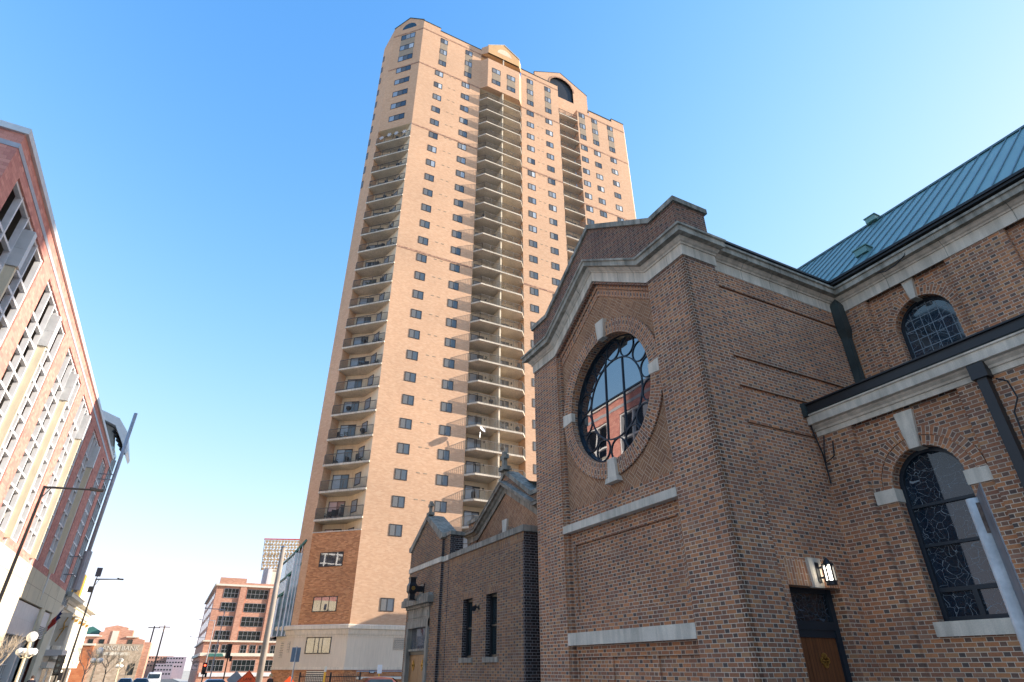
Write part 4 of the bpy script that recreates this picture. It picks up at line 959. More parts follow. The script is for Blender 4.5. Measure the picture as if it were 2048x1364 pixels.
for u, hh in ((4.5, .75), (3.3, 1.0), (2.2, .95), (.9, .85)):
    if fl_ is None:
        m = MB()
        for a in range(6):
            d = Vector((math.cos(R(60 * a)), 0, math.sin(R(60 * a)))); q_ = Vector((-d.z, 0, d.x))
            m.bar(Vector((0, 0, 0)), d * .34, .05, .05)
            for s in (-1, 1): m.bar(d * .2, d * .3 + q_ * s * .1, .04, .04)
        fl_ = m.build('snowflake_ornament', M['whitem']); o = fl_
    else: o = fl_.copy(); COL.objects.link(o)
    o.location = PC(u, 67.0 + hh, .16); o.rotation_euler = (0, 0, cw_)
    tag(o, 'white snowflake ornament hung on the topmost corner balcony', 'ornament', 'snowflakes on the top corner balcony')

# ------------------------------------------------------------ the parking ramp across the street
RAMP = root('parking_ramp', 'red panelled parking ramp with white steel grids and tall fins, left of the street', 'parking ramp', (-20, 56, 0))
BAYS = [(29.9, 37.55), (39.5, 47.2), (49.3, 56.95), (59.05, 66.2), (68.7, 75.5), (79.1, 83.2)]
def ramp():
    P = PXp(-12.0); T0, T1 = 9.75, 22.82; w = MB(); Y0, Y1 = 28.4, 85.2
    last = Y0
    for a, b in BAYS:
        w.face([P(last, T0), P(a, T0), P(a, T1), P(last, T1)]); last = b
        for y in (a, b): w.face([P(y, T0), P(y, T1), P(y, T1, -.45), P(y, T0, -.45)])
        w.face([P(a, T1), P(b, T1), P(b, T1, -.45), P(a, T1, -.45)]); w.face([P(a, T0), P(b, T0), P(b, T0, -.45), P(a, T0, -.45)])
    w.face([P(last, T0), P(Y1, T0), P(Y1, T1), P(last, T1)])
    w.face([P(Y0, T1), P(Y1, T1), P(Y1, 23.42), P(Y0, 23.42)]); w.face([P(Y0, 9.15), P(Y1, 9.15), P(Y1, T0), P(Y0, T0)])
    w.box(-12.3, -12.0, Y0 - .012, Y1 + .012, 23.66, 24.31)
    for y in (Y0, Y1): w.face([(-12, y, 0), (-25, y, 0), (-25, y, 24.3), (-12, y, 24.3)])
    w.build('red_wall', M['brick_ramp'], RAMP)
    k = MB(); k.box(-12.25, -11.97, Y0 - .03, Y1, 23.4, 23.68); k.box(-25, -12.25, Y0 - .03, Y0 + .2, 23.4, 23.68); k.build('string_course', M['mast'], RAMP)
    k = MB(); k.box(-12.5, -11.86, Y0 - .14, Y1 + .1, 24.3, 24.66); k.box(-25, -12.5, Y0 - .14, Y0 + .4, 24.3, 24.659); k.build('parapet_cap', M['alum'], RAMP)
    k = MB(); k.face([(-25, Y0, 24.2), (-12, Y0, 24.2), (-12, Y1, 24.2), (-25, Y1, 24.2)]); k.face([(-24, Y0, 0), (-24, Y1, 0), (-24, Y1, 24), (-24, Y0, 24)]); k.build('garage_interior', M['inside'], RAMP)
    k = MB()
    for z in (9.5, 12.4, 15.3, 18.2, 21.1):
        k.box(-24, -14.2, Y0 + .3, Y1 - .3, z - .35, z)
        for y in [Y0 + 2 + 3.2 * i for i in range(17)]: k.box(-23, -14.6, y, y + .35, z - .85, z - .35)
    k.build('parking_deck', M['deck'], RAMP)
    for a, b in BAYS:
        k = MB(); L = b - a; Q = PXp(-12.12)
        vs = [0, 1.65, 3.35, 4.4, 6.0, L] if L > 6 else [0, 1.5, 2.7, L]
        for i, y in enumerate(vs):
            y = a + min(max(y, .07), L - .07); k.box(-12.38, -12.08, y - .075, y + .075, T0, T1)
        for i, z in enumerate((T0 + .08, 11.3, 12.5, 13.6, 14.8, 15.9, 17.1, 18.2, 19.4, 20.5, T1 - .08)):
            k.box(-12.34, -12.11, a, b, z - .075, z + .075)
        k.build('steel_grid', M['whitem'], RAMP)
        if L > 6:
            y = a + 3.45; k = MB(); k.box(-12.12, -11.62, y - .06, y + .16, 9.5, 19.7); k.build('fin', M['cream'], RAMP)
            k = MB(); k.box(-12.12, -11.52, y - .16, y + .26, 19.72, 22.0); k.box(-12.1, -11.50, y - .17, y - .16, 20.8, 20.83); k.box(-12.06, -11.98, y + .6, y + .9, 22.0, 22.5); k.build('fin_head', M['alum'], RAMP)
            k = MB(); k.box(-12.0, -11.85, y + .1, y + .3, 7.8, 9.5); k.tube([(-11.9, y + .2, 7.8), (-11.9, y + .2, 7.2)], .03, 6); k.build('fin_foot', M['alum'], RAMP)
    k = MB(); k.prism([(Y0, 0), (63.9, 0), (63.9, 6.7), (Y0, 6.7)], P, -.3, .05); k.build('light_base_panel', M['cream'], RAMP)
    k = MB(); k.prism([(Y0, 6.72), (Y1, 6.72), (Y1, 9.14), (Y0, 9.14)], P, -.3, .04); k.prism([(75.2, 0), (77.2, 0), (77.2, 6.72), (75.2, 6.72)], P, -.3, .03); k.prism([(81.5, 0), (Y1, 0), (Y1, 6.72), (81.5, 6.72)], P, -.3, .03); k.build('base_wall', M['cream'], RAMP)
    k = MB()
    for z in (7.9,): k.prism([(Y0, z), (Y1, z), (Y1, z + .03), (Y0, z + .03)], P, .03, .046)
    for y in [Y0 + 4.75 * i for i in range(1, 12)]: k.prism([(y, 6.72), (y + .03, 6.72), (y + .03, 9.14), (y, 9.14)], P, .03, .047)
    k.build('panel_joint', M['spandrel'], RAMP)
    k = MB(); k.prism([(63.9, 4.15), (75.2, 4.15), (75.2, 6.6), (63.9, 6.6)], P, -.5, -.12); k.prism([(77.2, 5.3), (81.5, 5.3), (81.5, 6.6), (77.2, 6.6)], P, -.5, -.12); k.prism([(63.9, 5.35), (75.2, 5.35), (75.2, 5.38), (63.9, 5.38)], P, -.12, -.108); k.build('entrance_fascia', M['alum'], RAMP)
    k = MB(); k.prism([(63.9, -1), (81.5, -1), (81.5, 4.15), (63.9, 4.15)], P, -.7, -.6)
    k.build('entrance_glazing', M['darkgl'], RAMP)
    k = MB()
    for y in [63.9 + .9 * i for i in range(20)]: k.prism([(y, -1), (y + .08, -1), (y + .08, 4.15), (y, 4.15)], P, -.6, -.5)
    for z in (.9, 1.9, 2.9): k.prism([(63.9, z), (72, z), (72, z + .08), (63.9, z + .08)], P, -.59, -.51)
    for y in (71.9, 75.2, 77.1): k.prism([(y, -1), (y + .5, -1), (y + .5, 4.15), (y, 4.15)], P, -.6, -.1)
    k.build('entrance_frame', M['alum'], RAMP)
    k = MB(); k.prism([(77.3, 4.2), (81.4, 4.2), (81.4, 5.28), (77.3, 5.28)], P, -.4, -.3, 1)
    for i in range(7): z = 4.25 + .15 * i; k.prism([(77.3, z), (81.4, z), (81.4, z + .07), (77.3, z + .07)], P, -.28, -.1)
    k.build('louvre', [M['alum'], M['black']], RAMP)
ramp()
# glass stair tower with its curved roof, behind the ramp's far end
t = root('glass_stair_tower', 'glazed stair tower with curved overhanging metal roof at the far end of the ramp', 'stair tower', (-14, 88, 0))
m = MB(); m.box(-18, -12.25, 85.4, 90, 8, 26); m.build('glazing', M['skygl'], t)
m = MB()
for z in [9 + 2.1 * i for i in range(8)]: m.box(-12.25, -12.1, 85.4, 90, z, z + .1)
for y in (85.5, 87, 88.5, 89.95): m.box(-12.25, -12.12, y - .05, y + .05, 8, 25.5)
m.build('mullions', M['galv'], t)
m = MB(); top = [(-18, 30.2), (-15.2, 31.0), (-12.9, 30.2), (-11.6, 28.6), (-10.8, 26.0)]
m.prism(top + [(-10.95, 25.6), (-11.85, 27.2), (-13.1, 29.2), (-15.2, 30.0), (-18, 29.3)], lambda u, v, d=0: (u, 88 - d, v), -3.5, 1.2); m.build('curved_roof', M['alum'], t)
m = MB(); m.prism([(-18, 24), (-12.4, 24), (-12.4, 25.5), (-13.3, 29.1), (-15.2, 29.9), (-18, 29.2)], lambda u, v, d=0: (u, 88 - d, v), -2.5, .2); m.build('wall_panel', M['deck'], t)
m = MB()
for i in range(5): m.bar((-13.2 + .35 * i, 87.2, 28.6 - .55 * i), (-12.5 + .3 * i, 88.4, 28.3 - .55 * i), .2, .3)
m.build('roof_bracket', M['dark'], t)
t = root('steel_mast', 'tall leaning-looking grey steel mast tied to the far end of the ramp', 'mast', (-10.5, 80.4, gz(80)))
m = MB(); m.tube([(-10.5, 80.4, 8.7), (-10.5, 80.4, 29.0)], .2, 12); m.build('shaft', M['mast'], t, True)
m = MB(); m.tube([(-10.5, 80.4, 8.9), (-10.5, 80.4, 12.8)], .38, 12); m.build('sleeve', M['mast'], t)
m = MB()
for z in (21.3, 20.7, 12.2, 10.4): m.tube([(-10.5, 80.4, z), (-12.2, 80.6, z)], .06, 6)
m.build('tie', M['galv'], t)

# ------------------------------------------------------------ buildings along the left of the street
t = root('columned_building', 'white classical building with giant pilasters and a deep cornice beyond the ramp', 'building', (-20, 103, 0))
P = PXp(-12.5)
m = MB(); m.box(-30, -12.5, 88.5, 117, -2, 9.0); m.box(-12.5, -12.2, 92, 117, 7.8, 8.3); m.build('wall', M['creamst'], t)
m = MB(); m.sweep([[(-12.5 + e, 88.5 - e, z) for e, z in ((0, 8.5), (.2, 8.55), (.35, 8.8), (.9, 8.9), (.9, 9.15), (1.0, 9.3), (0, 9.5))], [(-12.5 + e, 117 + e, z) for e, z in ((0, 8.5), (.2, 8.55), (.35, 8.8), (.9, 8.9), (.9, 9.15), (1.0, 9.3), (0, 9.5))]]); m.build('cornice', M['creamst'], t)
for i in range(6):
    y = 94 + 4.2 * i; m = MB(); m.tube([(-12.4, y, 2.6), (-12.4, y, 7.3)], [.62, .54], 14); m.box(-12.9, -11.75, y - .75, y + .75, 7.3, 7.42); m.box(-13, -11.7, y - .8, y + .8, 2.3, 2.6); c = m.build('column', M['creamst'], t)
    m = MB(); m.box(-12.7, -11.9, y - .62, y + .62, 7.02, 7.3); m.build('capital', M['gold'], c)
m = MB(); m.box(-12.6, -11.9, 89, 117, 1.7, 2.3); m.build('plinth_band', M['creamst'], t)
for i in range(6):
    y = 91.5 + 4.2 * i; m = MB(); m.prism([(y, -1), (y + 2.6, -1), (y + 2.6, 1.6), (y, 1.6)], P, -.1, .02); o = m.build('shopfront', M['darkgl'], t)
    m = MB(); m.prism([(y, 3.0), (y + 1.4, 3.0), (y + 1.4, 6.6), (y, 6.6)], P, -.1, .02); m.build('window', M['darkgl'], t)
m = MB(); m.prism([(89.2, 2.9), (93.3, 2.9), (93.3, 3.5), (89.2, 3.5)], P, 0, 1.6); m.build('awning', M['alum'], t)
t = root('rooftop_sign_box', 'tall yellow and white sign box standing above the classical building', 'sign', (-12.8, 98, 9))
m = MB(); m.box(-13.2, -12.4, 96.3, 101, 9.6, 12.5); m.build('yellow_side', M['yellow'], t)
m = MB(); m.box(-13.2, -12.45, 101.02, 106.8, 9.6, 12.7); m.build('white_side', M['whitem'], t)
t = root('orange_brick_building', 'orange brick corner building at the end of the left row', 'building', (-15, 130, gz(130)))
m = MB(); m.box(-36, -11.7, 129.5, 150, -3, 5.0); m.build('wall', M['brick_orange'], t)
m = MB(); m.box(-36, -11.6, 129.3, 150, 5.0, 5.3); m.build('parapet', M['creamst'], t)
t = root('faded_sign_building', 'tan brick building with a faded painted bank sign on its side wall', 'building', (-8, 135, gz(130)))
BK = [(0, (.40, .31, .23)), (.5, (.50, .40, .30)), (1, (.58, .48, .37))]
M['brick_tan'] = brick('tan_brick', BK, BK, (.5, .42, .34), L=.5, h=.25, kind='running', bump=0, blotch=.25, bs=.3)
m = MB(); m.box(-11.7, -4.5, 130, 139.5, -3, 5.3); m.build('wall', M['brick_tan'], t)
m = MB(); m.box(-4.5, -3.5, 130.3, 139.5, -3, 5.65); m.build('front', M['brick_pink'], t)
m = MB(); m.prism([(-10.2, 3.6), (-6.2, 3.6), (-6.2, 4.05), (-10.2, 4.05)], PY(130), 0, .03); m.build('white_band', M['creamst'], t)
m = MB(); m.prism([(-6.0, .7), (-5.0, .7), (-5.0, 2.4), (-6.0, 2.4)], PY(130), 0, .03); m.build('window', M['darkgl'], t)
def text(body, size, mat, p, mx, name='lettering', sx=1.0):
    """one mesh per letter under one lettering root is overkill at this size: one word, one mesh"""
    cu = bpy.data.curves.new(name, 'FONT'); cu.body = body; cu.size = size; cu.align_x = 'CENTER'; cu.align_y = 'CENTER'; cu.extrude = .004
    o = bpy.data.objects.new(name + '_tmp', cu); COL.objects.link(o); dg = bpy.context.evaluated_depsgraph_get(); dg.update()
    me = bpy.data.meshes.new_from_object(o.evaluated_get(dg)); bpy.data.objects.remove(o); bpy.data.curves.remove(cu)
    me.transform(mx @ Matrix.Diagonal((sx, 1, 1, 1))); me.materials.clear(); me.materials.append(mat)
    o = bpy.data.objects.new(name, me); COL.objects.link(o)
    if p: par(o, p)
    return o
UP = Matrix.Rotation(R(90), 4, 'X')
text('ANGE', 1.0, M['creamst'], t, Matrix.Translation((-9.2, 129.96, 4.65)) @ UP)
text('BANK', 1.0, M['creamst'], t, Matrix.Translation((-6.35, 129.96, 4.65)) @ UP)
t = root('gabled_brick_block', 'red brick block with stepped gable and row of windows rising behind the faded sign', 'building', (-10, 140, gz(140)))
m = MB(); Q = PY(140)
m.prism([(-16.8, -2), (-4.9, -2), (-4.9, 6.3), (-6.0, 6.55), (-6.0, 6.85), (-7.1, 6.85), (-7.1, 7.86), (-8.1, 7.9), (-8.1, 8.28), (-10.0, 8.65), (-11.8, 8.23), (-11.8, 7.58), (-12.4, 7.48), (-12.4, 6.92), (-16.8, 6.92)], Q, 0, -3.5); m.build('wall', M['brick_pink'], t)
m = MB(); m.prism([(-16.8, 7.2), (-12.5, 7.2), (-12.5, 7.7), (-13.8, 8.4), (-16.8, 7.4)], Q, -.6, -3.4); m.build('roof', M['teal'], t)
m = MB(); m.prism([(-16.8, 6.72), (-11.9, 6.72), (-11.9, 6.9), (-16.8, 6.9)], Q, 0, .3); m.build('cornice', M['creamst'], t)
m = MB(); m.prism([(-8.0, 6.66), (-6.0, 6.66), (-6.0, 6.83), (-8.0, 6.83)], Q, 0, .3); m.build('cornice', M['creamst'], t)
m = MB(); m.prism([(-10.4, 4.5), (-9.4, 4.5), (-9.4, 7.7), (-10.4, 7.7)], Q, 0, .12); m.build('stone_trim', M['creamst'], t)
for x in (-15.0, -13.4, -11.7, -7.2): m = MB(); m.prism([(x - .4, 5.3), (x + .4, 5.3), (x + .4, 6.3), (x - .4, 6.3)], Q, 0, .05); m.build('window', M['darkgl'], t)

# ------------------------------------------------------------ right of the street beyond the tower
t = root('pink_brick_warehouse', 'six-storey pink brick warehouse with wide steel windows, past the tower', 'warehouse', (25, 150, 0))
Y = 140; Q = PY(Y); m = MB(); rows = [(14.15, 15.85), (11.65, 13.25), (9.02, 10.75), (6.55, 8.15), (4.05, 5.7), (1.2, 3.1)]
m.box(5.3, 46, Y, Y + 45, -3, 16.35); m.prism([(5.6, 16.35), (46, 16.35), (46, 17.0), (10.6, 17.1), (10.6, 17.9), (5.6, 17.9)], Q, 0, -1.2); m.build('wall', M['brick_pink'], t)
for i in range(7):
    x = 9.75 + 5.7 * i; m = MB(); m.prism([(x, 6.5), (x + 1.15, 6.5), (x + 1.15, 16.3), (x, 16.3)], Q, -.2, .35); m.build('pier', M['brick_pink'], t)
for z, h, d in ((16.3, .35, .45), (6.2, .28, .4), (3.75, .55, .4)): m = MB(); m.prism([(5.0, z), (46, z), (46, z + h), (5.0, z + h)], Q, -.1, d); m.box(5.3 - d, 5.3, Y - .3, Y + 45, z, z + h); m.build('stone_band', M['creamst'], t)
def bigwin(x0, x1, z0, z1, n, p):
    m = MB(); m.prism([(x0, z0), (x1, z0), (x1, z1), (x0, z1)], Q, -.2, .02); o = m.build('window', M['darkgl'], p)
    m = MB()
    for i in range(n + 1): x = x0 + (x1 - x0) * i / n; m.prism([(x - .04, z0), (x + .04, z0), (x + .04, z1), (x - .04, z1)], Q, .02, .07)
    for f in (0, .5, 1): z = z0 + (z1 - z0) * f; m.prism([(x0, z - .04), (x1, z - .04), (x1, z + .04), (x0, z + .04)], Q, .021, .066)
    m.build('frame', M['galv'], o)
for r, (z0, z1) in enumerate(rows):
    if r == 4:
        for x in (6.75, 8.55): bigwin(x, x + 1.25, z0, z1, 2, t)
        for x in (12.0, 13.7, 15.3, 17.6, 19.2): bigwin(x, x + 1.1, z0, z1, 2, t)
    else:
        bigwin(6.8, 9.5, z0, z1, 4, t); bigwin(11.1, 15.2, z0, z1, 5, t); bigwin(17, 20.9, z0, z1, 5, t)
        m = MB()
        for i in range(6): m.box(5.27, 5.3, Y + 3 + 6 * i, Y + 7 + 6 * i, z0, z1)
        m.build('side_windows', M['darkgl'], t)
m = MB(); m.prism([(5.6, .3), (21, .3), (21, .95), (5.6, .95)], Q, 0, .25); m.build('shop_sign_band', M['whitem'], t)
m = MB(); m.prism([(6.4, 3.65), (9.2, 3.65), (8.9, 4.2), (6.6, 4.2)], Q, .0, .8); m.build('awning', M['teal'], t)
t = root('rooftop_penthouse', 'pale rooftop hut with grey cylinder tank on the pink warehouse', 'rooftop hut', (16, 150, 16))
m = MB(); m.box(15.5, 30, 146, 156, 16.3, 20.6); m.box(15.3, 30.2, 145.8, 156, 20.6, 20.8); m.build('hut', M['creamst'], t); m = MB(); m.tube([(14.9, 146, 16.3), (14.9, 146, 20.8)], .95, 12); m.build('tank', M['mast'], t)
t = root('floodlight_bank', 'large stadium floodlight rack with rows of lamps seen beside the tower', 'floodlight rack', (21, 170, 16))
m = MB(); K = Matrix.Translation((15.6, 170, 23.6)) @ Matrix.Rotation(R(-4), 4, 'Y')
for i in range(7): z = i * 1.2; m.box(0, 12, -.15, .15, z, z + .14, 0, K)
for i in range(9): x = i * 1.5; m.box(x, x + .12, -.12, .12, -.3, 7.5, 0, K)
m.box(4, 4.5, -.3, .3, -8, 0, 0, K); m.box(9, 9.5, -.3, .3, -8, 0, 0, K); m.build('frame', M['mast'], t)
hd = None
for i in range(10):
    m = MB()
    for j in range(15):
        c = K @ Vector((.4 + .79 * j + .2 * (i % 2), -.2, .35 + .74 * i)); m.tube([c, c + Vector((-.05, -.45, -.12))], [.2, .37], 8)
    m.build('lamp_row', M['lampback'], t)
m = MB(); m.box(-.1, 12, -.2, .2, 7.5, 7.75, 0, K); m.build('top_rail', M['red'], t)
t = root('glass_atrium', 'stepped teal-edged glass lean-to against the left foot of the tower', 'atrium', (8.2, 66, 4))
for x, y0, y1, z in ((7.85, 61.6, 64.2, 7.6), (8.2, 61.3, 66, 9.3), (8.5, 61.0, 68, 11.4)):
    m = MB(); m.box(x, 9.4, y0 + (9.4 - x), y1 + 3, 4.2, z); m.face([(x, y0 + 1.6, z), (9.3, y0 + .6, z + 1.2), (9.3, y1 + 3, z + 1.2), (x, y1 + 3, z)]); g = m.build('glazing', M['skygl'], t)
    m = MB(); m.bar((x - .02, y0 + 1.5, z), (9.3, y0 + .55, z + 1.2), .14, .2); m.bar((x - .02, y0 + 1.5, z), (x - .02, y1 + 3, z), .14, .14); m.build('teal_edge', M['teal'], g)
    m = MB()
    for i in range(6): y = y0 + (9.4 - x) + i * .9; m.box(x - .03, x, y, y + .07, 4.2, z)
    for i in range(3): q = x + (9.3 - x) * i / 3; m.box(q, q + .06, y0 + (9.4 - x) - .04, y0 + (9.4 - x), 4.2, z + .4 * i)
    m.build('mullions', M['whitem'], g)
# far end of the street
for nm, lb, x0, x1, y, z, mt in (('office_block', 'pale long office block closing the far end of the street', -12, 2, 480, 8.6, 'brick_pink'), ('office_block', 'mauve-grey office block at the far end of the street, right of the pale one', -1.5, 9.5, 470, 8.2, 'mauve'), ('office_block', 'low dark office block at the far end, in front of the pale one', -7, 3, 455, 4.2, 'mauve'), ('brick_terrace', 'tan brick side building beyond the warehouse at the right kerb', 6.5, 30, 200, 9.0, 'brick_tan')):
    if mt == 'mauve' and 'mauve' not in M: M['mauve'] = plain('mauve_cladding', (.30, .25, .29), .8)
    t = root(nm, lb, 'office block' if nm[0] == 'o' else 'building', ((x0 + x1) / 2, y, gz(y)))
    m = MB(); m.box(x0, x1, y, y + 25, gz(y) - 2, z); m.build('wall', M[mt], t); m = MB()
    for r in range(3):
        for i in range(int((x1 - x0) / 1.6)): m.prism([(x0 + .4 + 1.6 * i, z - 1.4 - 2.2 * r), (x0 + 1.3 + 1.6 * i, z - 1.4 - 2.2 * r), (x0 + 1.3 + 1.6 * i, z - .6 - 2.2 * r), (x0 + .4 + 1.6 * i, z - .6 - 2.2 * r)], PY(y), 0, .06)
    m.build('window_rows', M['darkgl'], t)
# unseen blocks added outside the view to throw shade into it
t = root('shade_tower', 'unseen high-rise block added far off to the right to shade the ramp and church', 'high-rise', (170, -40, 0)); m = MB(); m.box(150, 162, -95, -14, 0, 100); m.build('wall', M['base'], t)
t = root('shade_block', 'unseen low block added behind the church to shade the tower foot', 'building', (48, 45, 0)); m = MB(); m.box(35.5, 60, 36, 51.5, 0, 13.2); m.build('wall', M['brick_pink'], t)

# ------------------------------------------------------------ street furniture
def street_light(x, y, h, arm, label, mat, cat='street light', box=False, r=.075):
    g = gz(y); t = root('street_light', label, cat, (x, y, g))
    m = MB(); m.tube([(x, y, g), (x, y, g + .5)], [r * 1.7, r * 1.5], 10); m.tube([(x, y, g + .5), (x, y, h)], [r, r * .7], 10); m.build('pole', mat, t)
    m = MB(); m.tube([(x, y, h - .05), (x + arm * .8, y - .1, h + .02)], [.05, .035], 8); m.tube([(x, y, h - .55), (x + arm * .12, y, h - .05)], .02, 6); m.build('arm', mat, t)
    m = MB(); s_ = 1 if arm > 0 else -1; a = x + arm * .78; b = x + arm
    m.box(min(a, b), max(a, b), y - .2, y, h - .02, h + .07); m.box(min(a, b) - .05, max(a, b) - .3, y - .17, y - .03, h + .07, h + .11); m.build('lamp_head', mat, t)
    if box:
        m = MB(); m.box(x - .14, x + .2, y - .12, y + .12, h + .15, h + .75); m.bar((x, y, h), (x + .03, y, h + .2), .05, .05); m.build('camera_box', M['navy'], t)
        m = MB(); m.box(x - .3, x + .02, y - .1, y + .1, h - .95, h - .55); m.build('control_box', M['black'], t)
    return t
street_light(-6.45, 31.3, 8.5, 2.15, 'nearest street light, brown pole with long arm in front of the ramp', M['woodpole'])
street_light(-6.2, 55.5, 7.5, 1.75, 'black street light with a square box on top, beside the columned building', M['black'], box=True)
street_light(4.72, 86, 8.0, -2.3, 'dark street light standing before the pink warehouse, arm to the left', M['mast'])
street_light(4.85, 107, 8.0, -2.2, 'grey street light at the left corner of the pink warehouse', M['mast'])
street_light(5.6, 168, 8.0, -2.6, 'farthest street light, beyond the pink warehouse', M['mast'])
def globe_lamp(x, y, label):
    g = gz(y); t = root('globe_lamp', label, 'street lamp', (x, y, g), 'globe street lamps along the left pavement')
    m = MB(); m.tube([(x, y, g), (x, y, g + .35)], [.16, .12], 12); m.tube([(x, y, g + .35), (x, y, g + 3.0)], [.085, .06], 12); m.tube([(x, y, g + 3.0), (x, y, g + 3.25)], [.1, .06], 12)
    for a in range(4): c = (x + .34 * math.cos(R(90 * a + 30)), y + .34 * math.sin(R(90 * a + 30)), g + 2.72); m.tube([(x, y, g + 2.5), (x + (c[0] - x) * .6, y + (c[1] - y) * .6, g + 2.46), (c[0], c[1], g + 2.58)], .025, 6)
    m.build('post', M['cream'], t)
    for a in range(4): m = MB(); m.ball((x + .34 * math.cos(R(90 * a + 30)), y + .34 * math.sin(R(90 * a + 30)), g + 2.76), .19, 14); m.build('globe', M['globe'], t, True)
    m = MB(); m.ball((x, y, g + 3.5), .27, 16); m.build('globe', M['globe'], t, True)
globe_lamp(-7.15, 45, 'nearest globe lamp, cream post with white globes before the ramp entrance')
globe_lamp(-5.6, 68, 'globe lamp in front of the orange brick corner building')
globe_lamp(-5.95, 107, 'farthest globe lamp, before the faded sign wall')
for x, y, h, lb in ((-5.2, 186, 11, 'timber utility pole with crossarm, left of the pair at the street end'), (-3.0, 190, 11.4, 'timber utility pole with crossarm, right of the pair at the street end')):
    t = root('utility_pole', lb, 'utility pole', (x, y, gz(y)), 'utility poles at the street end')
    m = MB(); m.tube([(x, y, gz(y)), (x, y, h)], [.22, .16], 8); m.build('pole', M['woodpole'], t)
    m = MB(); m.box(x - 1.3, x + 1.3, y - .1, y + .1, h - .5, h - .3); m.build('crossarm', M['woodpole'], t)
t = root('concrete_pole', 'thick bare concrete pole without lamp, standing before the tower foot', 'pole', (4.56, 38.6, gz(38)))
m = MB(); m.tube([(4.56, 38.6, gz(38)), (4.56, 38.6, 8.0)], [.185, .13], 14); m.build('shaft', M['concpole'], t, True)
m = MB(); m.tube([(4.56, 38.6, 7.98), (4.56, 38.6, 8.05)], [.16, .12], 14); m.build('cap', M['galv'], t)
def diamond(x, y, z, h, front, label, words=None):
    t = root('road_work_sign', label, 'road sign', (x, y, gz(y))); P = PY(y); e = h * .08
    m = MB(); m.prism([(x, z - h), (x + h, z), (x, z + h), (x - h, z)], P, -.02, 0); m.build('plate', front, t)
    if words:
        for r0, r1 in ((h * .93, h * .88),):
            m = MB()
            for i in range(4):
                a, b = [(math.cos(R(90 * q)), math.sin(R(90 * q))) for q in (i, i + 1)]
                m.face([P(x + a[0] * r0, z + a[1] * r0, .004), P(x + b[0] * r0, z + b[1] * r0, .004), P(x + b[0] * r1, z + b[1] * r1, .004), P(x + a[0] * r1, z + a[1] * r1, .004)])
            m.build('border', M['black'], t)
        for i, wd in enumerate(words): text(wd, h * .34, M['black'], t, Matrix.Translation((x, y - .006, z + h * (.22 - .36 * i))) @ UP, 'lettering')
    m = MB(); m.bar((x - .5, y + .15, gz(y)), (x, y + .04, z + .2), .04, .04); m.bar((x + .5, y + .15, gz(y)), (x, y + .04, z + .2), .04, .04); m.bar((x, y + .6, gz(y)), (x, y + .04, z), .04, .04); m.build('stand', M['galv'], t)
diamond(4.9, 47.5, .89, .66, M['orange'], 'orange diamond sign with black LANE CLOSED wording at the kerb', ('LANE', 'CLOSED'))
diamond(6.95, 43.6, .62, .62, M['orange'], 'orange diamond sign peeping up before the tower corner')
diamond(5.4, 62, .81, .68, M['sigback'], 'grey back of a diamond sign left of the LANE CLOSED sign')
t = root('kerb_sign', 'grey blank back of an upright rectangular sign before the tower corner', 'road sign', (4.86, 30, gz(30)))
m = MB(); m.box(4.68, 5.05, 29.98, 30.0, 1.9, 2.46); m.build('plate', M['sigback'], t)
m = MB(); m.tube([(4.86, 29.95, gz(30)), (4.86, 29.95, 2.5)], .03, 8); m.build('post', M['galv'], t)
t = root('notice_board', 'small white notice on a yellow timber stake near the low wall', 'notice', (13.3, 46, gz(46)))
m = MB(); m.box(13.15, 13.48, 45.96, 45.98, 1.35, 1.88); m.build('board', M['whitem'], t)
m = MB(); m.box(13.28, 13.35, 45.98, 46.04, gz(46), 1.4); m.build('stake', M['yellow'], t)
m = MB()
for i in range(4): m.box(13.2, 13.43, 45.95, 45.958, 1.45 + .1 * i, 1.48 + .1 * i)
t = root('marker_post', 'pale yellow timber marker post by the dark fence', 'post', (9.56, 46, gz(46)))
m = MB(); m.box(9.5, 9.62, 45.95, 46.05, gz(46), 1.75); m.build('stake', M['yellow'], t); m = MB(); m.box(9.49, 9.63, 45.94, 46.06, 1.45, 1.77); m.build('cap', M['creamst'], t)
t = root('railing_fence', 'dark metal picket fence along the foot of the tower', 'fence', (10.4, 48, gz(48)))
m = MB()
for z in (.1, 1.15): m.bar((8.3, 48, z), (12.5, 48, z), .05, .05)
for i in range(36): x = 8.3 + .12 * i; m.bar((x, 48, gz(48)), (x, 48, 1.3), .022, .022)
m.build('pickets', M['black'], t)
for x in (8.3, 10.4, 12.5): m = MB(); m.box(x - .05, x + .05, 47.95, 48.05, gz(48), 1.42); m.build('fence_post', M['black'], t)
t = root('low_wall', 'low brick wall with pale coping in front of the tower base', 'wall', (16, 50, gz(50)))
m = MB(); m.box(12.9, 20, 49.8, 50.2, gz(50) - .2, .95); m.build('brickwork', M['brick_towerlow'], t); m = MB(); m.box(12.8, 20, 49.72, 50.28, .95, 1.1); m.build('coping', M['creamst'], t)
t = root('handrail', 'grey double handrail along the tower base behind the low wall', 'handrail', (17, 55, gz(55)))
m = MB()
for z, x0 in ((1.45, 14.0), (1.05, 15.8)): m.tube([(x0, 55, gz(55)), (x0, 55, z), (20, 55, z)], .04, 6)
m.build('rails', M['galv'], t)
t = root('wall_floodlight', 'small blue-white floodlight under the ledge of the tower base', 'floodlight', (15.6, 56.7, 1.4)); m = MB(); m.box(15.5, 15.95, 56.55, 56.75, 1.28, 1.52); m.build('casing', M['navy'], t); m = MB(); m.face([(15.55, 56.54, 1.32), (15.9, 56.54, 1.32), (15.9, 56.54, 1.49), (15.55, 56.54, 1.49)]); m.build('lens', M['skygl'], t)
